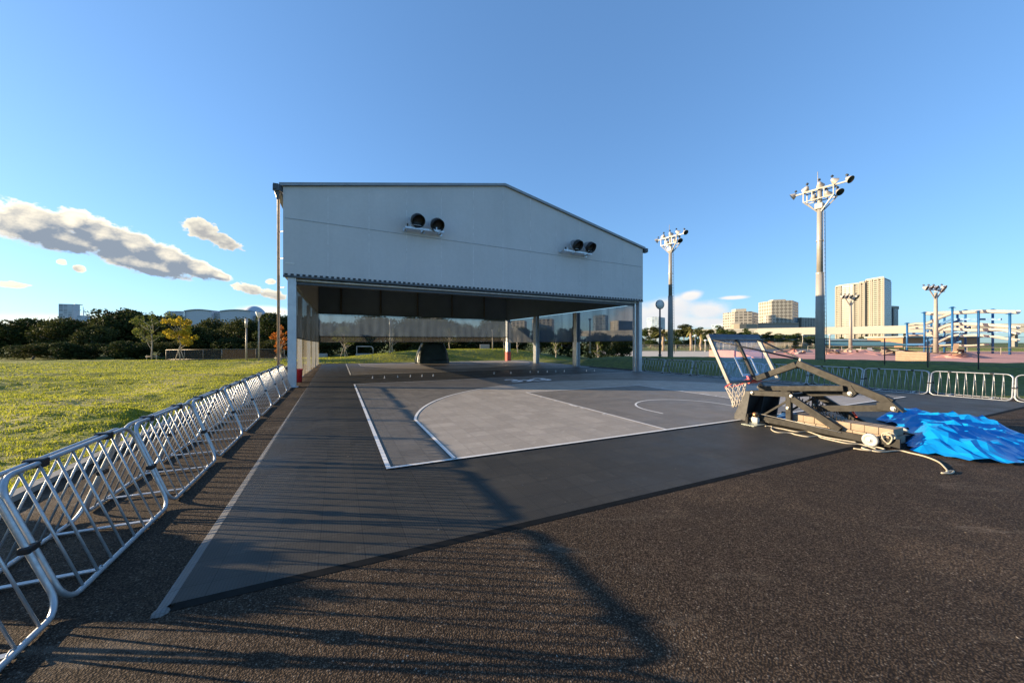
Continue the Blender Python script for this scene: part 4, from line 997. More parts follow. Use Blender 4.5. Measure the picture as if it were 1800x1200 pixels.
palm('short palm with dry fronds behind the round lamp by the hall corner', g0(1166, 40*KF, PLAT), 1.9, 51)
palm('palm with a shaggy green head beside the small lamp post', g0(1215, 41*KF, PLAT), 2.3, 52)
palm('slim palm just past the small lamp post', g0(1232, 44*KF, PLAT), 2.0, 53)
bs = MB(); rg = np.random.default_rng(61); sh = thing('shrub', 'low orange green shrub behind the backboard stay rods', 'shrub', g0(1349, 56*KF, PLAT)); sh.scale = (KF,)*3
foliage_obj('crown', foliage([((x*.5, 0, .5+.1*x), (.6, .5, .5)) for x in (-1, 0, 1)], 700, .09, rg), oleaf, sh)
mb = MB(); limbs(mb, (0, 0, -.1), (0, 0, .5), .04, .02, rg, 3); mb.build('trunk', bark, sh)
# bushes put in just out of frame to cast shade on the mat corner
sh = thing('shrub', 'dense rounded shrub on the lawn beyond the nearest barriers, shading the mat corner', 'shrub', (-6.35, 3.05, 0))
rg = np.random.default_rng(62); mb = MB(); limbs(mb, (0, 0, -.1), (0, 0, .6), .04, .02, rg, 3); mb.build('trunk', bark, sh)
foliage_obj('crown', foliage([((0, .19, .46), (.30, .27, .44)), ((0, -.22, .50), (.32, .30, .54)), ((-.1, 0, .40), (.28, .40, .44)), ((-.2, .0, .30), (.3, .55, .45)), ((-.5, .05, .35), (.5, .5, .45)), ((-.3, .1, .3), (.4, .45, .4))], 30000, .085, rg, 0, .05), dleaf, sh)

# ------------------------------------------------------------------ lamp posts
polem = mat('pole_cream', (.34, .31, .26), .5, .1, .1, 2); poleg = mat('pole_grey', (.40, .40, .39), .45, .3, .12, 3)
lampw = mat('lamp_glass', (.75, .74, .70), .3, 0, .05, 5)
def lamp_post(label, loc, h, kind, m=polem):
    o = thing('lamp_post', label, 'lamp post', loc, 0, 'lamp posts of the park'); mb = MB(); mb.tube([(0, 0, -.1), (0, 0, h*.5), (0, 0, h)], [.075, .065, .055], 10); mb.lathe([(.12, 0), (.12, .03), (.08, .10)], (0, 0, 0), UP, 10, False); mb.build('pole', m, o)
    mb = MB()
    if kind == 'lantern':
        mb.lathe([(.06, .0), (.10, .05), (.24, .42), (.22, .46)], (0, 0, h), UP, 12); hd = mb.build('lantern', lampw, o); mb = MB(); mb.lathe([(.25, .44), (.25, .47), (.10, .52), (0, .53)], (0, 0, h), UP, 12); mb.build('cap', poleg, hd)
    elif kind == 'tube':
        mb.tube([(0, 0, h-.05), (0, 0, h+.7)], .10, 12); mb.build('lamp_tube', poleg, o)
    elif kind == 'disc':
        mb.lathe([(.0, -.04), (.28, -.05), (.31, 0), (.28, .05), (0, .04)], (0, 0, h+.28), (.2, -1, 0), 22); hd = mb.build('lamp_disc', lampw, o); mb = MB(); mb.tube([(.31*math.cos(a), .06*math.cos(a), h+.28+.31*math.sin(a)) for a in [2*math.pi*k/24 for k in range(24)]], .03, 6, True); mb.lathe([(0, -.08), (.07, -.08), (.07, .0), (0, 0)], (0, 0, h+.24), (.2, -1, 0), 10, False); mb.build('rim', dsteel, hd)
    else:
        mb.lathe([(.0, 0), (.12, .0), (.15, .04), (.15, .10), (.0, .16)], (0, 0, h), UP, 12, False); mb.build('lamp_head', lampw, o)
    return o
lamp_post('lamp post with a thick cylinder head on the lawn path', g0(433, 30.4), 2.95, 'tube')
lamp_post('tallest lamp post on the lawn path, with a flared lantern top', g0(455, 30.4), 3.7, 'lantern')
lamp_post('dark lamp post with a round disc head behind the hall corner', crest(1160, 625), 3.35, 'disc', dsteel)
lamp_post('short cream lamp post beside the shaggy palm', g0(1222, 40*KF, PLAT), 1.65, 'flat').scale = (KF,)*3
lamp_post('cream lamp post in front of the pines past the backboard', g0(1411, 58*KF, PLAT), 2.05, 'flat').scale = (KF,)*3
lamp_post('cream lamp post next to the tall floodlight tower foot', g0(1458.5, 42*KF, PLAT), 1.75, 'flat').scale = (KF,)*3
lamp_post('plain pole in the sun under the rear curtain of the hall', g0(686, 35.5, .75), 2.4, 'tube', polem)
lamp_post('plain thin pole between the rear columns of the hall', g0(866, 41, .85), 2.1, 'flat', polem)
lamp_post('bollard light pole at the near end of the backboard', g0(1240, 38*KF, PLAT), 1.1, 'flat', polem).scale = (KF,)*3
lamp_post('plain pole behind the right hand curtain of the hall', g0(1037, 33, .8), 2.9, 'flat', polem)

# ------------------------------------------------------------------ floodlight towers
twm = mat('tower_paint', (.36, .335, .295), .5, .15, .08, 2)
lampb = mat('floodlight_shell', (.50, .44, .38), .5, .3, .15, 4); lampd = mat('floodlight_glass', (.03, .035, .045), .15, .1)
def reflector(par, c, ax, r):
    c = Vector(c); ax = Vector(ax).normalized(); mb = MB(); mb.lathe([(0, -r*1.25), (r*.35, -r*1.2), (r*.55, -r*.8), (r*.95, 0), (r, .03)], c, ax, 16); h = mb.build('floodlight', lampb, par)
    mb = MB(); mb.lathe([(r, .03), (r*.96, r*.16), (0, r*.20)], c, ax, 16); mb.build('lens', lampd, h)
    mb = MB(); mb.lathe([(0, -r*.25), (r*.30, -r*.25), (r*.30, r*.25), (0, r*.25)], c-ax*r*1.0+UP*r*.9, ax, 8, False); mb.build('ballast', dsteel, h)
def tower():
    o = thing('floodlight_tower', 'tower', 'floodlight tower'); mb = MB(); mb.tube([(0, 0, -1.8), (0, 0, 2.8), (0, 0, 5.2)], [.235, .215, .195], 14); mb.tube([(0, 0, 5.2), (0, 0, 9.2)], [.165, .14], 14)
    for z in (2.8, 5.2, 7.2): mb.lathe([(.16, -.04), (.24-.012*z*.6, -.04), (.24-.012*z*.6, .04), (.14, .04)], (0, 0, z), UP, 14, False)
    mb.build('pole', twm, o)
    mb = MB()
    for sg in (-1, 1): mb.tube([(.30, -.12*sg-.0, .2), (.22, -.12*sg, 9.0)], .016, 5)
    for k in range(36): mb.tube([(.29-.07*k/36, -.12, .4+.24*k), (.29-.07*k/36, .12, .4+.24*k)], .010, 4)
    mb.build('ladder', twm, o)
    mb = MB(); ww = .75
    for sy in (-.28, .28):
        for z in (9.75, 10.35): mb.bar((-ww, sy, z), (ww, sy, z), .05, .05)
        for x in (-ww, -.3, .3, ww): mb.bar((x, sy, 9.72), (x, sy, 10.38), .045, .045)
        for sg in (-1, 1): mb.bar((sg*.10, sy*.3, 9.0), (sg*ww, sy, 9.75), .06, .06)
    for z in (9.75, 10.35):
        for x in (-ww, 0, ww): mb.bar((x, -.28, z), (x, .28, z), .045, .045)
    mb.bar((-1.35, 0, 10.40), (1.35, 0, 10.40), .08, .08); mb.tube([(0, 0, 9.1), (0, 0, 10.4)], .12, 10)
    mb.build('head_frame', twm, o)
    mb = MB(); mb.tube([(-.1, 0, 10.4), (-.1, 0, 11.5)], .018, 6); mb.build('lightning_rod', twm, o)
    mb = MB(); mb.bbox(-.2, .2, -.2, .2, 9.15, 9.5, .02); mb.build('junction_box', twm, o)
    for c, ax in (((-1.45, 0, 10.38), (-.75, -.3, -.5)), ((1.45, 0, 10.45), (.75, -.25, -.6)), ((-.75, .05, 10.58), (-.55, .5, -.5)), ((0, .1, 10.62), (0, .75, -.6)), ((.75, .05, 10.60), (.5, .6, -.55)), ((1.0, -.1, 9.85), (.55, -.35, -.55)), ((-.35, .15, 9.95), (-.2, .75, -.5)), ((.35, .2, 9.98), (.2, .7, -.55))): reflector(o, c, ax, .22)
    return o
ta = math.atan2(RBD.y, RBD.x)
tw = tower(); tw.location = crest(1441, 628.5); tw.rotation_euler = (0, 0, ta); tw['label'] = 'tallest floodlight tower, standing on the bank above the lowered basketball stand'
tw2 = copy_tree(tw, None, crest(1178.5, 625), ta, 'second tallest floodlight tower, beside the hall gable and the disc lamp', .81)
for o in (tw, tw2): o['group'] = 'tall floodlight towers'
def small_tower():
    o = thing('floodlight_mast', 'mast', 'floodlight mast', (0, 0, 0), 0, 'small floodlight masts'); mb = MB(); mb.tube([(0, 0, -.1), (0, 0, 2.5), (0, 0, 4.9)], [.15, .13, .10], 10); mb.build('pole', polem, o)
    mb = MB()
    for sg in (-1, 1): mb.bar((0, 0, 4.3), (sg*.62, 0, 5.05), .07, .06)
    mb.bar((-.95, 0, 5.10), (.95, 0, 5.10), .06, .06); mb.bar((-.4, -.3, 4.95), (.4, -.3, 4.95), .05, .05); mb.bar((0, -.3, 4.95), (0, .1, 5.05), .05, .05); mb.build('arm_frame', polem, o)
    for c in ((-.95, 0, 5.22), (-.42, 0, 5.26), (.12, 0, 5.28), (.98, .0, 5.32), (.1, -.34, 5.02)): reflector(o, c, (.15, -.85, -.40), .20)
    return o
sm = small_tower(); p = plat(1645, 622); sm.location = p; sm.scale = (2.73,)*3; sm.rotation_euler = (0, 0, .2); sm['label'] = 'small floodlight mast in front of the blue and white water slide'
copy_tree(sm, None, plat(1495, 617), .25, 'small floodlight mast in front of the pale twin tower block', 3.0)

# ------------------------------------------------------------------ fences and walls
def railing(name, label, cat, P, h, m, step, rails, pales=0, pr=.012, infill=None, rr=.02, postr=.03):
    o = thing(name, label, cat, P[0]); mbp = MB(); L = P[0]
    posts = []
    for a, b in zip(P[:-1], P[1:]):
        n = max(1, round((b-a).length/step)); posts += [a+(b-a)*k/n for k in range(n)]
    posts.append(P[-1])
    if len(posts) <= 100:
        for p in posts: mb = MB(); mb.tube([p-UP*.1, p+UP*h], postr, 6); mb.build('post', m, o, L)
    mb = MB()
    for z in rails: mb.tube([p+UP*z for p in P], rr, 6)
    mb.build('rail', m, o, L)
    if pales:
        mb = MB()
        for a, b in zip(P[:-1], P[1:]):
            n = max(1, round((b-a).length/pales))
            for k in range(n): q = a+(b-a)*((k+.5)/n); mb.tube([q+UP*.08, q+UP*(h-.04)], pr, 4)
        mb.build('pales', m, o, L)['kind'] = 'stuff'
    if infill:
        mb = MB()
        for a, b in zip(P[:-1], P[1:]): mb.add([a+UP*.05, b+UP*.05, b+UP*(h-.05), a+UP*(h-.05)], [(0, 1, 2, 3)])
        mb.build('infill', infill, o, L)
    return o
railm = mat('rail_cream', (.38, .33, .26), .5, .1, .1, 3); raild = mat('rail_brown', (.30, .25, .20), .5, .2, .15, 3)
wire = mesh_mat('wire_infill', (.05, .045, .04), .25, .03)
railing('lawn_railing', 'grey metal railing with dark infill behind the lawn lamp posts', 'railing', [g0(292, 34.8), g0(390, 34.5, .05), g0(450, 36, .06), g0(500, 36.5, .06)], 1.0, raild, 2.0, (1.0, .1), infill=mesh_mat('dark_infill', (.035, .03, .025), .2, .03))
railing('white_railing', 'cream picket railing along the path beside the hall', 'railing', [plat(960, 617), plat(1130, 617.2), plat(1248, 617.6)], 1.9, railm, 4.8, (1.9, .2), .36, .035, rr=.05, postr=.08)
railing('white_railing', 'taller cream picket railing round the corner behind the backboard', 'railing', [plat(1248, 617.6), plat(1330, 614.5), g0(1440, 66*KF, PLAT)], 2.6, railm, 4.8, (2.6, .3), .42, .04, rr=.05, postr=.08)
railing('field_railing', 'low pale railing between the clay field and the green roofed stands', 'railing', [g0(1420, 106, PLAT), g0(1590, 86, PLAT), g0(1700, 78, PLAT), g0(1900, 66, PLAT)], 1.5, railm, 4.5, (1.5, .75), infill=None, rr=.03, postr=.06)
railing('wire_fence', 'dark wire mesh fence on tall thin posts at the top of the bank', 'fence', [crest(1340, 631), crest(1450, 632.5), crest(1555, 637.5), crest(1631, 641.5), crest(1720, 645), crest(1830, 650)], 1.15, dsteel, 3.4, (1.12, .06), infill=mesh_mat('fence_wire', (.12, .11, .10), .90, .0), rr=.008, postr=.022)
o = MB(); p0 = plat(1577, 634.5); p1 = plat(1632, 637.5)
for k in range(4): o.bar(p0+UP*(.15+.33*k), p1+UP*(.15+.33*k), .4, .31)
tag(o.build('block_wall', mat('wall_tan', (.32, .22, .15), .85, 0, .12, 2)), 'low tan block wall on the clay field behind the wire fence', 'wall')
pk = mat('wall_pink', (.55, .24, .20), .85, 0, .1, 1)
wl = thing('pink_wall', 'low pink rendered wall seen through the backboard', 'wall', plat(1248, 626.5)); L = wl.location.copy()
mb = MB(); a = plat(1248, 626.5); b = plat(1292, 628); mb.bar(a+UP*.58, b+UP*.58, .5, 1.16); mb.build('wall_panel', pk, wl, L)
mb = MB(); mb.prism([b, b+(b-a).normalized()*3.2, b+UP*1.1], Vector((0, .5, 0))); mb.build('sloped_end', pk, wl, L)
mb = MB(); mb.bar(a+(b-a)*.3+UP*.6-Vector((0, .27, 0)), a+(b-a)*.6+UP*.6-Vector((0, .27, 0)), .05, .8); mb.build('gate_panel', mat('gate_pink', (.46, .18, .15), .8), wl, L)
# heaps of broken slabs and boards on the clay
rubm = [mat('rubble_tan', (.46, .32, .22), .9, 0, .2, 3), mat('rubble_grey', (.42, .39, .36), .9, 0, .2, 3), mat('rubble_dark', (.10, .07, .06), .9)]
def heap(label, loc, n, sx, sy, seed):
    rg = random.Random(seed); o = thing('rubble_heap', label, 'rubble heap', loc, 0, 'rubble heaps on the clay field'); o.scale = (KF,)*3
    mb = MB(); N = 18; vs = [(0, 0, .42)]; 
    for r in (1, 2, 3):
        for k in range(N): an = 2*math.pi*k/N; q = r/3*(1+.2*rg.uniform(-1, 1)); vs.append((sx*q*math.cos(an), sy*q*math.sin(an), .42*(1-r/3)*rg.uniform(.7, 1.1)))
    fs = [(0, 1+k, 1+(k+1) % N) for k in range(N)]+[(1+r*N+k, 1+(r+1)*N+k, 1+(r+1)*N+(k+1) % N, 1+r*N+(k+1) % N) for r in range(2) for k in range(N)]
    mb.add(vs, fs); mb.build('earth_mound', MATS['clay'], o)
    for k in range(n):
        c = Vector((rg.uniform(-sx, sx)*.85, rg.uniform(-sy, sy)*.8, rg.uniform(.08, .42))); d = Vector((rg.uniform(-1, 1), rg.uniform(-.6, .6), rg.uniform(-.22, .22))).normalized(); ln = rg.uniform(.25, .8); mb = MB()
        mb.bar(c-d*ln, c+d*ln, rg.uniform(.06, .30), rg.uniform(.04, .09)); mb.build('slab' if k % 2 else 'board', rubm[k % 3], o)
heap('widest heap of broken boards and slabs on the clay beside the tower foot', plat(1520, 624), 26, 2.8, 1.6, 1)
heap('low scatter of broken pieces between the tower foot and the larger heap', plat(1470, 623), 10, 1.2, .9, 2)
heap('dark flat heap on the clay beyond the block wall', plat(1690, 629), 9, 1.5, .8, 3)
heap('small dark heap on the clay under the backboard stays', plat(1398, 622), 6, 1.0, .6, 4)
# seats and blocks behind the hall
blk = mat('stone_white', (.40, .38, .34), .8, 0, .08, 6)
for (u, Y, w_, h_, z, lb) in ((567.5, 38, .75, .45, .1, 'pale stone block seat left of the staked tree behind the hall'), (852, 42, 1.05, .62, .85, 'pale stone box on the bank behind the hall'), (519.5, 37, .5, .55, 0, 'pale stone block behind the clear curtain next to the bucket')):
    mb = MB(); mb.bbox(-w_/2, w_/2, -.25, .25, 0, h_, .03); mb.box(-w_/2+.06, w_/2-.06, -.2, .2, -.08, .004); o = mb.build('stone_block', blk); o.location = g0(u, Y, z); tag(o, lb, 'stone block')
sg_ = thing('frame_bench', 'stone bench under a pale bent tube frame behind the hall', 'bench', g0(641, 40, .28)); 
mb = MB(); mb.tube([(-.9, 0, .98), (.55, 0, .98), (.78, 0, .93), (.9, 0, .75), (.9, 0, 0)], .05, 8); mb.tube([(-.85, 0, .98), (-.85, 0, 0)], .04, 8); mb.build('tube_frame', mat('tube_cream', (.62, .50, .40), .4, .2), sg_)
mb = MB(); mb.bbox(-.9, .75, -.22, .22, -.1, .22, .02); mb.build('seat', blk, sg_)

# ------------------------------------------------------------------ far buildings
def glassy(name, col, frame, sx, sz, wx=.3, wz=.35):
    """window grid: storeys and bays as a shallow pattern"""
    if name in MATS: return MATS[name]
    m = bpy.data.materials.new(name); t = nodes(m); g = nd(t, 'ShaderNodeTexCoord').outputs['UV']
    x = nd(t, 'ShaderNodeSeparateXYZ'); t.links.new(g, x.inputs[0])
    def band(s, size, wd): return mth(t, 'GREATER_THAN', mth(t, 'ABSOLUTE', mth(t, 'SUBTRACT', mth(t, 'FRACT', mth(t, 'DIVIDE', s, size)), .5)), .5-wd/2)
    f = mth(t, 'MAXIMUM', band(x.outputs[0], sx, wx), band(x.outputs[1], sz, wz))
    fl = nd(t, 'ShaderNodeVectorMath', operation='FLOOR'); dv = nd(t, 'ShaderNodeVectorMath', operation='DIVIDE'); t.links.new(g, dv.inputs[0]); dv.inputs[1].default_value = (sx, sz, 1); t.links.new(dv.outputs[0], fl.inputs[0])
    wn = nd(t, 'ShaderNodeTexWhiteNoise', noise_dimensions='2D'); t.links.new(fl.outputs[0], wn.inputs['Vector'])
    win = mixc(t, wn.outputs[0], tuple(c*.6 for c in col), tuple(min(1, c*1.5) for c in col))
    c = mixc(t, f, win, frame)
    out(t, bsdf(t, c, mth(t, 'ADD', mth(t, 'MULTIPLY', f, .35), .25), 0).outputs[0]); MATS[name] = m; return m
def block(parent, name, poly, z0, z1, m, base, uv=True):
    """prism with wall UVs in metres"""
    n = len(poly); mb = MB(); base = Vector(base)
    vs = [Vector((p[0], p[1], z0)) for p in poly]+[Vector((p[0], p[1], z1)) for p in poly]
    area = sum(poly[i][0]*poly[(i+1) % n][1]-poly[(i+1) % n][0]*poly[i][1] for i in range(n))
    if area < 0: vs = vs[:n][::-1]+vs[n:][::-1]
    fs = [(i, (i+1) % n, (i+1) % n+n, i+n) for i in range(n)]+[tuple(range(n, 2*n))]
    mb.add(vs, fs); o = mb.build(name, m, parent, base if parent else None)
    me = o.data; uvl = me.uv_layers.new(); acc = 0
    for k, p in enumerate(me.polygons):
        if k < n:
            w_ = (vs[(k+1) % n]-vs[k]).length
            for li, (a, b) in zip(p.loop_indices, ((acc, 0), (acc+w_, 0), (acc+w_, z1-z0), (acc, z1-z0))): uvl.data[li].uv = (a, b)
            acc += w_
        else:
            for li in p.loop_indices: uvl.data[li].uv = (.01, .01)
    return o
def tower_xy(u0, u1, Y, dv=0): return (u0-CX)/F*Y, (u1-CX)/F*Y
def zt(v, Y): return EYE+(V0-v)/F*Y
def slabs(parent, poly, z0, z1, step, m, base, over=.5, th=.5, name='floor_band'):
    c = Vector((sum(p[0] for p in poly)/len(poly), sum(p[1] for p in poly)/len(poly))); k = 0; z = z0
    while z < z1 and k < 60:
        q = [(p[0]+(p[0]-c.x)/max(.01, (Vector(p[:2])-c).length)*over, p[1]+(p[1]-c.y)/max(.01, (Vector(p[:2])-c).length)*over) for p in poly]
        block(parent, name, q, z, z+th, m, base); z += step; k += 1
warm = mat('tower_cream', (.38, .35, .29), .7, 0, .05, .05); shade = mat('tower_slate', (.30, .33, .36), .6, 0, .05, .05)
def far(name, label, cat, u, Y, group=None): return thing(name, label, cat, g0(u, Y), 0, group)
# twin curved apartment towers
Y = 600; gA = glassy('apartment_wall', (.060, .050, .040), (.36, .325, .26), 6.5, 3.3, .30, .30)
def towerset(parent, us, vtop, base, deps, m, name, zlow=0):
    poly = [((u-CX)/F*(Y+d), Y+d) for u, d in zip(us, deps)]; poly += [(p[0]-4+10*(1 if k > len(us)/2 else 0), p[1]+45) for k, p in reversed(list(enumerate(poly)))]
    return poly
t1 = far('apartment_tower', 'pale twin apartment tower with balconies, rising above the viaduct', 'apartment tower', 1515, Y)
base = t1.location.copy()
parts_ = [((1469, 74), (1477, 62), (1500, 44), (1509, 38), 502), ((1510, 39), (1512, 34), (1519, 28), (1521, 30), 497.5), ((1521.5, 29), (1532, 19), (1543, 9), (1553, 0), 491)]
for a, b, c, d, vt in parts_:
    us = (a, b, c, d); poly = [((u-CX)/F*(Y+dd), Y+dd) for u, dd in us]; pb = [(p[0]*1.06, p[1]*1.06) for p in reversed(poly)]
    z1 = zt(vt, Y+sum(dd for u, dd in us)/4); wlp = block(t1, 'tower_wing', poly+pb, 0, z1, gA, base)
    block(t1, 'roof_parapet', [(p[0]-.3, p[1]-.3) for p in poly]+pb, z1+.01, z1+2.6, warm, base)
    # balconies: one slab per storey, and upright fins
    z = 25.0; k = 0
    while z < z1-3 and k < 30:
        q = [(p[0]-1.3, p[1]-1.3) for p in poly]+[(p[0]-.02, p[1]-.02) for p in reversed(poly)]
        block(t1, 'balcony', q, z, z+1.05, warm, base); z += 3.3; k += 1
    for (u, dd) in us:
        for du in (0,):
            x = (u-CX)/F*(Y+dd); block(t1, 'fin', [(x-2.4, Y+dd-1.1), (x-1.1, Y+dd-2.4), (x+.6, Y+dd-.7), (x-.7, Y+dd+.6)], 0, z1+.4, warm, base)
sd_ = [((1553.3-CX)/F*(Y+1), Y+1), ((1567-CX)/F*(Y+30), Y+30), ((1566.5-CX)/F*(Y+60), Y+60), ((1553-CX)/F*(Y+45), Y+45)]
block(t1, 'end_wing', sd_, 0, zt(492, Y+12), glassy('apartment_end', (.06, .075, .10), (.25, .29, .36), 4, 3.3, .2, .3), base)  # end face in a bluer, darker copy of the wall, shade in the colour
block(t1, 'roof_crown', [((u-CX)/F*(Y+d), Y+d) for u, d in ((1541, 14), (1553, 4), (1566, 33), (1552, 50))], zt(490.5, Y+12), zt(488.8, Y+12), warm, base)
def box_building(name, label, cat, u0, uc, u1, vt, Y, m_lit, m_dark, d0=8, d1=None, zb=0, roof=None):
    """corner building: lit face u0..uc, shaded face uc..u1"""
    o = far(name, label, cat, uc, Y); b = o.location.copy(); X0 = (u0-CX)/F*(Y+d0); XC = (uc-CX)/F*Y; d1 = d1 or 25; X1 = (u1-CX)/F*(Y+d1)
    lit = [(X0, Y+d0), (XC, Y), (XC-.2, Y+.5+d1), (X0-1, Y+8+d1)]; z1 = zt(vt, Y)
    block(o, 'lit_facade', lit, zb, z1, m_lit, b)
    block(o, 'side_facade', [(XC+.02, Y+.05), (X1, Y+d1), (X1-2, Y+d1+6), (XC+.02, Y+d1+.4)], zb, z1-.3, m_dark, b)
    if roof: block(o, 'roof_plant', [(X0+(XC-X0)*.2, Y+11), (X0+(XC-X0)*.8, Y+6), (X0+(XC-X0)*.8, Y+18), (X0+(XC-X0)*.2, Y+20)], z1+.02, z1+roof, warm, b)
    return o
chk = bpy.data.materials.new('chequer_facade'); t = nodes(chk); ck = nd(t, 'ShaderNodeTexChecker'); ck.inputs['Scale'].default_value = .30; ck.inputs[1].default_value = (.42, .39, .32, 1); ck.inputs[2].default_value = (.20, .18, .15, 1)
mpp = nd(t, 'ShaderNodeMapping'); mpp.inputs['Rotation'].default_value = (0, 0, R(45)); t.links.new(nd(t, 'ShaderNodeTexCoord').outputs['UV'], mpp.inputs[0]); t.links.new(mpp.outputs[0], ck.inputs[0]); out(t, bsdf(t, ck.outputs[0], .7).outputs[0])
blueg = glassy('slate_glass', (.10, .14, .18), (.16, .20, .24), 5, 3.6, .15, .2)  # bluish dark tone also puts the shade into sides turned from the sun
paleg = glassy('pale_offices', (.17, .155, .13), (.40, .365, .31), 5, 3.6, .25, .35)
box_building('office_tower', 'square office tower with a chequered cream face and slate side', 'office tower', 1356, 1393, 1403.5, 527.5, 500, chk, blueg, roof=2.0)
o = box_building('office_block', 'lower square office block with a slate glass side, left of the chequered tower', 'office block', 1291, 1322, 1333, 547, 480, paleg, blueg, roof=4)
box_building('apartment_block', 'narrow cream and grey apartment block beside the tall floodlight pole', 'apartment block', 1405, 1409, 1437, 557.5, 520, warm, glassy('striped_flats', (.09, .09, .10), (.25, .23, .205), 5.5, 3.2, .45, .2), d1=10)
o = far('slim_tower', 'slim dark tower with a white cap peeping out behind the twin tower', 'tower', 1573, 700); b = o.location.copy(); Yq = 700
block(o, 'shaft', [((u-CX)/F*(Yq+d), Yq+d) for u, d in ((1567, 0), (1579, 8), (1579, 30), (1567, 30))], 0, zt(541, Yq), blueg, b); block(o, 'cap', [((u-CX)/F*(Yq+d), Yq+d-.4) for u, d in ((1566.5, -1), (1580, 7), (1580, 31), (1566.5, 31))], zt(540.8, Yq), zt(537.5, Yq), warm, b)
block(o, 'fin', [((u-CX)/F*Yq, Yq+dd) for u, dd in ((1570, -.5), (1571.5, -.5), (1571.5, 3), (1570, 2))], 0, zt(541, Yq), warm, b)
o = far('round_hall', 'low round drum building in front of the chequered tower', 'round building', 1348, 470); b = o.location.copy(); c = g0(1351, 475)
block(o, 'drum', [(c.x+7.5*math.cos(a), c.y+7.5*math.sin(a)) for a in [2*math.pi*k/32 for k in range(32)]], 0, zt(555, 470), paleg, b); block(o, 'roof_band', [(c.x+7.7*math.cos(a), c.y+7.7*math.sin(a)) for a in [2*math.pi*k/32 for k in range(32)]], zt(554.9, 470), zt(553.5, 470), warm, b)
o = far('convention_hall', 'cream low podium building with a grey wing below the office towers', 'hall building', 1300, 420); b = o.location.copy(); Yq = 420
block(o, 'curved_wing', [((u-CX)/F*(Yq+d), Yq+d) for u, d in ((1284, 6), (1290, 1), (1300, -3), (1312, -4), (1324, -2), (1332, 3), (1332, 30), (1284, 30))], 0, zt(569.5, Yq), mat('podium_cream', (.30, .255, .195), .7, 0, .06, .05), b)
block(o, 'upper_storey', [((u-CX)/F*(Yq+d), Yq+d) for u, d in ((1286, 6), (1302, 2), (1302, 30), (1286, 30))], zt(569.4, Yq), zt(567, Yq), warm, b)
block(o, 'grey_wing', [((u-CX)/F*(Yq+d), Yq+d) for u, d in ((1332.3, 8), (1404, 4), (1404, 40), (1332.3, 40))], 0, zt(568, Yq), mat('podium_grey', (.30, .27, .25), .7, 0, .06, .05), b)
block(o, 'roof_edge', [((u-CX)/F*(Yq+d), Yq+d) for u, d in ((1332.3, 7), (1404.3, 3), (1404.3, 12), (1332.3, 12))], zt(567.9, Yq), zt(567.0, Yq), warm, b)
o = box_building('distant_tower', 'bluish tower behind the disc lamp near the hall corner', 'tower', 1146, 1158, 1169, 556.5, 700, glassy('hazy_glass', (.20, .26, .33), (.30, .36, .42), 5, 3.5, .2, .3), glassy('hazy_glass_dark', (.17, .22, .29), (.24, .30, .36), 5, 3.5, .2, .3))  # distance haze put into the colour; the second copy is darkened for shade
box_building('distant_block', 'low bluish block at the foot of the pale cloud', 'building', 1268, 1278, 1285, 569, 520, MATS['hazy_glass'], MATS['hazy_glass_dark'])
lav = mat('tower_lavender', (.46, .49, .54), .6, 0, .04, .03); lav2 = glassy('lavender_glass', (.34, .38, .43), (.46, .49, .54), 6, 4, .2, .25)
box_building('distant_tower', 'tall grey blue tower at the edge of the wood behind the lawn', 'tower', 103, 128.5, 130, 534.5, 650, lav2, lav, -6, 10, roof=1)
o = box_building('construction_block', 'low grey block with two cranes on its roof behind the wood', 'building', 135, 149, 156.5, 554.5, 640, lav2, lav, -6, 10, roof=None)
b = o.location.copy()
for u, d, k in ((139, -.9, 0), (147, .25, 1)):
    p = g0(u, 644, zt(554.5, 640)+.3); mb = MB(); mb.bar(p, p+UP*9, .8, .8); mb.bar(p+UP*7, p+UP*15+Vector((d*8-3, 0, 0)), .5, .5); mb.bar(p+UP*7, p+UP*10+Vector((3, 0, 0)), .5, .5); mb.build('tower_crane', lav, o, b)
o = far('arena', 'long pale grey arena with two shallow curved roofs behind the yellow tree', 'arena', 360, 330); b = o.location.copy(); Yq = 330
block(o, 'end_block', [((u-CX)/F*(Yq+d), Yq+d) for u, d in ((293.5, 0), (323.5, 2), (323.5, 50), (293.5, 50))], 0, zt(546.5, Yq), lav2, b)
for u0, u1, v0_, v1_ in ((324, 372, 549, 545), (387, 440, 549, 545.5)):
    arcp = []; n = 14
    for k in range(n+1): s = k/n; arcp.append(at(u0+(u1-u0)*s, Yq+3, v0_-(v0_-v1_)*math.sin(math.pi*min(1, s*.75+.12))))
    mb = MB(); mb.prism([at(u0, Yq+3, 600)]+arcp+[at(u1, Yq+3, 600)], Vector((0, 40, 0))); hb_ = mb.build('hall_bay', lav2 if False else lav, o, b)
    mb = MB(); up = UP*.9; mb.prism([p-Vector((0, .6, 0)) for p in arcp]+[p-Vector((0, .6, 0))+up for p in reversed(arcp)], Vector((0, 40.5, 0))); mb.build('curved_roof', mat('roof_slate', (.16, .19, .22), .5), o, b)
block(o, 'link', [((u-CX)/F*(Yq+d), Yq+d) for u, d in ((372.3, 6), (386.7, 6), (386.7, 40), (372.3, 40))], 0, zt(548.5, Yq), shade, b)
block(o, 'annex', [((u-CX)/F*(Yq+d), Yq+d) for u, d in ((440.3, 6), (520, 10), (520, 40), (440.3, 40))], 0, zt(555.5, Yq), mat('annex_grey', (.26, .27, .29), .6, 0, .05, .05), b)
c = g0(447, 345); mb = MB(); mb.lathe([(9.5*math.cos(a), 9.5*math.sin(a)) for a in [math.pi/2*k/8 for k in range(9)]], (c.x, c.y, zt(556, 345)), UP, 24); mb.build('dome', lav, o, b)
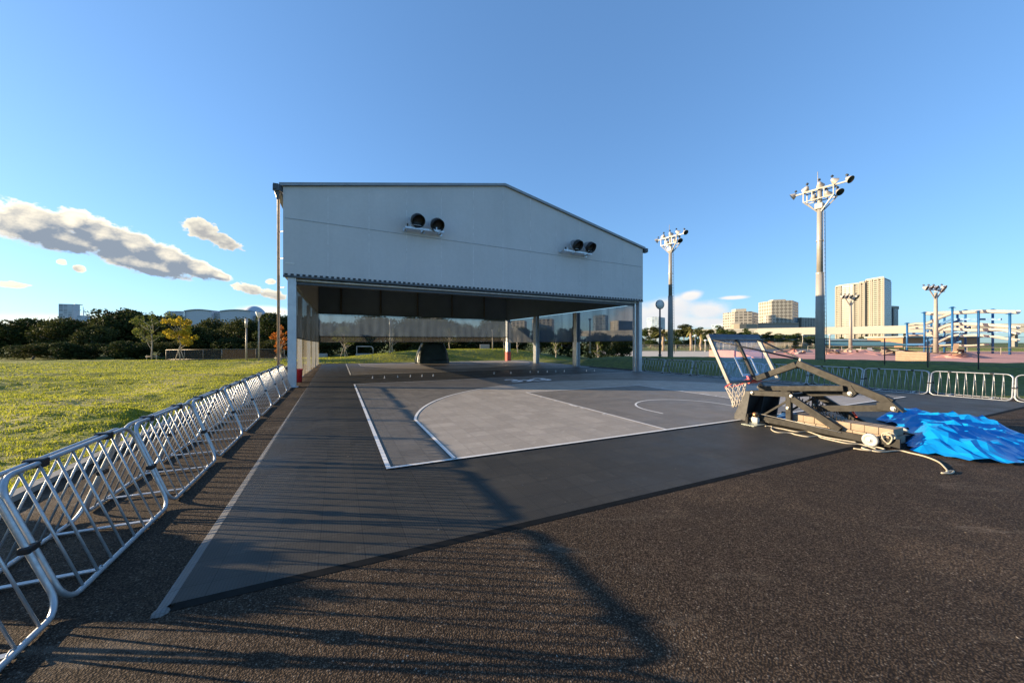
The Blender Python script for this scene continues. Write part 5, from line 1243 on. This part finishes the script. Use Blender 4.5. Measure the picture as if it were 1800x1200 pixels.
# blocks seen through the rear curtain
apt = glassy('far_flats', (.18, .17, .145), (.36, .34, .30), 5, 3.2, .45, .3)
box_building('apartment_block', 'pale flats seen through the rear curtain above the covered stand', 'apartment block', 738, 776, 780, 557, 420, apt, blueg, d1=12)
box_building('apartment_block', 'pale wide block seen through the rear curtain near the padded column', 'apartment block', 900, 922, 926, 563, 420, apt, blueg, d1=12)
box_building('apartment_block', 'pale flats seen through the curtain between the two inner columns', 'apartment block', 938, 971, 974, 560, 420, apt, blueg, d1=12)
box_building('dark_tower', 'dark tower block seen through the curtain near the hall corner column', 'tower', 1047, 1064, 1069, 553, 500, blueg, MATS['hazy_glass_dark'], d1=12)
box_building('apartment_block', 'pale slim block seen through the curtain beside the hall corner column', 'apartment block', 1078, 1087, 1112, 563, 480, apt, blueg, d1=12)
# white viaduct
vd = thing('viaduct', 'long white elevated railway viaduct in front of the towers', 'viaduct', g0(1450, 150)); b = vd.location.copy(); vw = mat('viaduct_white', (.52, .48, .40), .6, 0, .05, .05)
VP = [(1010, 360), (1325, 295), (1500, 260), (1700, 228), (2300, 180)]
P = [g0(u, Yv) for u, Yv in VP]+[Vector((800, 20, 0)), Vector((1400, -300, 0))]
for a, c in zip(P[:-1], P[1:]):
    mb = MB(); mb.bar(a+UP*9.4, c+UP*9.4, 8.0, 3.6); mb.build('deck', vw, vd, b)
    for sg in (-1, 1):
        off = Vector((0, sg*4.2, 0)); mb = MB(); mb.bar(a+off+UP*12.0, c+off+UP*12.0, .4, 1.6); mb.build('parapet', vw, vd, b)
        mb = MB(); mb.bar(a+off*1.04+UP*10.9, c+off*1.04+UP*10.9, .3, .3); mb.build('string_course', mat('viaduct_line', (.22, .20, .17), .7), vd, b)
    n = max(1, round((c-a).length/40))
    for k in range(n): q = a+(c-a)*((k+.5)/n); mb = MB(); mb.bbox(q.x-1.0, q.x+1.0, q.y-1.2, q.y+1.2, -1, 7.58, .1); mb.build('pier', mat('pier_grey', (.26, .25, .23), .8), vd, b)
# green roofed stands
gr = mat('roof_green', (.16, .30, .24), .5, .1, .1, .3); gp_ = mat('roof_pale_green', (.46, .54, .46), .5, .1, .06, .3); gdk = mat('stand_dark', (.045, .06, .055), .8)
def canopy(label, u0, u1, Y, vtop, vlow, roofm, wallm):
    o = thing('canopy_stand', label, 'stand', g0(u0, Y, PLAT)); b = o.location.copy(); x0, x1 = (u0-CX)/F*Y, (u1-CX)/F*Y; z1 = zt(vtop, Y); z2 = zt(vlow, Y)
    mb = MB(); mb.prism([(x0, Y-3, z2), (x0, Y+9, z1), (x0, Y+9, z1+.3), (x0, Y-3, z2+.35)], (x1-x0, 0, 0)); mb.build('roof', roofm, o, b)
    mb = MB(); mb.box(x0+.3, x1-.3, Y+7, Y+7.5, PLAT, z1-.1); mb.build('back_wall', wallm, o, b)
    n = 9
    for k in range(n): x = x0+.5+(x1-x0-1)*k/(n-1); mb = MB(); mb.box(x-.16, x+.16, Y-2.4, Y-2.1, PLAT, z2+.3); mb.build('post', gr, o, b)
canopy('long low stand with a pale green roof under the viaduct', 1424, 1592, 215, 596.5, 599, gp_, gdk)
canopy('lower stand with a dull green roof in front of the pale roofed one', 1456, 1598, 175, 601.5, 608, gr, gr)
o = thing('brick_building', 'orange brick building with a pale flat roof behind the water slide', 'building', g0(1590, 200, PLAT)); b = o.location.copy(); x0, x1 = (1587-CX)/F*200, (1720-CX)/F*200
mb = MB(); mb.box(x0, x1, 200, 220, PLAT, zt(593.5, 200)); mb.build('wall', mat('brick_orange', (.46, .22, .12), .85, 0, .12, 1), o, b)
mb = MB(); mb.box(x0-.9, x1+.9, 198.8, 221, zt(593.5, 200)+.01, zt(590.5, 200)); mb.build('roof', warm, o, b)
# ------------------------------------------------------------------ water slide
sl = thing('water_slide', 'white water slide flumes on a blue steel frame behind the clay field', 'water slide', g0(1640, 88, PLAT)); b = sl.location.copy(); Ys = 90
blue = mat('slide_blue', (.02, .12, .30), .45, .1, .1, 1); fl = mat('flume_white', (.60, .57, .50), .4, 0, .05, .5)
def sp_(u, v, d=0): return at(u, Ys+d-(u-1594)*.08, v)
cols = [(1594.5, 569, 0), (1625, 550, 0), (1637, 552, 4), (1660, 556, 6), (1674, 541, 0), (1683, 549, 4), (1697, 546, 6), (1720, 548, 0), (1745, 545, 5), (1775, 552, 0), (1631, 575, 8), (1648, 560, 3)]
for u, v, d in cols:
    p = sp_(u, v, d); mb = MB(); mb.tube([Vector((p.x, p.y, PLAT-.1)), p], .20, 8); mb.lathe([(.0, 0), (.6, 0), (.14, .3), (0, .3)], p, UP, 8, False); mb.build('column', blue, sl, b)
for pts_, r in (([(1627, 550), (1640, 551), (1660, 549.5), (1690, 549), (1730, 547), (1790, 548)], .42), ([(1597, 571, ), (1612, 569), (1628, 568.5), (1640, 564), (1655, 557), (1672, 551)], .36), ([(1628, 588), (1645, 582), (1660, 574), (1675, 570), (1700, 569), (1740, 571), (1790, 575)], .40), ([(1615, 608.5), (1632, 608.5), (1646, 603), (1662, 595), (1674, 590), (1684, 588.5)], .26), ([(1598, 589), (1612, 588), (1630, 589), (1648, 590)], .30), ([(1660, 580), (1680, 578), (1710, 580), (1760, 579), (1790, 586)], .36), ([(1690, 590), (1720, 589), (1750, 592), (1790, 598)], .28), ([(1600, 577), (1625, 576), (1650, 577)], .26), ([(1652, 607), (1672, 606), (1700, 607), (1740, 605)], .20)):
    Q = []; P = [sp_(u, v, 1.5) for u, v in pts_]
    for i in range(len(P)-1):
        p0 = P[max(0, i-1)]; p1 = P[i]; p2 = P[i+1]; p3 = P[min(len(P)-1, i+2)]
        for k in range(5): s = k/5; Q.append(.5*((2*p1)+(p2-p0)*s+(2*p0-5*p1+4*p2-p3)*s*s+(3*p1-p0-3*p2+p3)*s**3))
    Q.append(P[-1])
    # open half pipe with wall thickness
    mb = MB(); vs = []; n = 9
    for i, p in enumerate(Q):
        tdir = (Q[min(i+1, len(Q)-1)]-Q[max(0, i-1)]).normalized(); sd = tdir.cross(UP).normalized(); u2 = sd.cross(tdir)
        for rr_ in (r*1.8, r*1.56):
            for k in range(n): an = math.pi+math.pi*k/(n-1); vs.append(p+sd*math.cos(an)*rr_+u2*(math.sin(an)*rr_+r*.75))
    fs = []; w2 = 2*n
    for i in range(len(Q)-1):
        for k in range(n-1): fs += [(i*w2+k, i*w2+k+1, (i+1)*w2+k+1, (i+1)*w2+k), (i*w2+n+k, (i+1)*w2+n+k, (i+1)*w2+n+k+1, i*w2+n+k+1)]
        for k in (0, n-1): fs.append((i*w2+k, (i+1)*w2+k, (i+1)*w2+n+k, i*w2+n+k))
    mb.add(vs, fs, True); mb.build('flume', fl, sl, b)
for u0, v0_, u1, v1_, d in ((1594.5, 605, 1625, 605, 0), (1625, 582, 1674, 560, 2), (1648, 575, 1697, 560, 4), (1674, 561, 1760, 561, 1), (1640, 596, 1700, 585, 3), (1625, 600, 1650, 592, 2), (1595, 586, 1625, 586, 1), (1650, 604, 1690, 600, 3), (1674, 583, 1775, 583, 2)):
    mb = MB(); mb.bar(sp_(u0, v0_, d), sp_(u1, v1_, d), .45, .40); mb.build('beam', blue, sl, b)
for u0, v0_, u1, v1_ in ((1632, 606, 1660, 592), (1660, 606, 1632, 592), (1662, 604, 1690, 590), (1690, 604, 1662, 590), (1636, 598, 1652, 584), (1652, 598, 1636, 584), (1640, 609, 1660, 600), (1664, 609, 1690, 598), (1676, 590, 1696, 576), (1696, 590, 1676, 576), (1648, 572, 1674, 561), (1674, 572, 1697, 561)):
    mb = MB(); mb.bar(sp_(u0, v0_, 5), sp_(u1, v1_, 5), .14, .14); mb.build('brace', blue, sl, b)
for u0, u1, v0_, v1_ in ((1640, 1664, 588, 600), (1668, 1700, 574, 588)):
    a = sp_(u0, v1_, 6); c = sp_(u1, v0_, 6); mb = MB()
    for k in range(7): z = a.z+(c.z-a.z)*k/6; x = a.x+(c.x-a.x)*k/6; mb.box(x-.25, x+.55, a.y-.7, a.y+.7, z-.05, z+.05)
    mb.bar(a-Vector((0, .7, 0)), c-Vector((0, .7, 0)), .1, .35); mb.build('stair_flight', blue, sl, b)

# grit and a few pale chips lying on the asphalt and the mat
rg = random.Random(5); mb = MB()
for k in range(90):
    u = rg.uniform(300, 1790); v = rg.uniform(700, 1195); p = gp(u, v); a, b = court(p)
    if a < -1.0 or (6.6 < a < 9.6 and -3 < b < 1.2): continue
    z = MATZ+.021 if b > -2.0 else .004; s_ = rg.uniform(.002, .006); an = rg.random()*3.1
    mb.obox((p.x, p.y, z+s_*.3), (s_*math.cos(an), s_*math.sin(an), 0), (-s_*.6*math.sin(an), s_*.6*math.cos(an), s_*.2), (0, 0, s_*.3))
tag(mb.build('grit', mat('grit_pale', (.26, .22, .18), .9, 0, .3, 30)), 'pale grit and tiny chips strewn over the asphalt and mat', None, None, 'stuff')
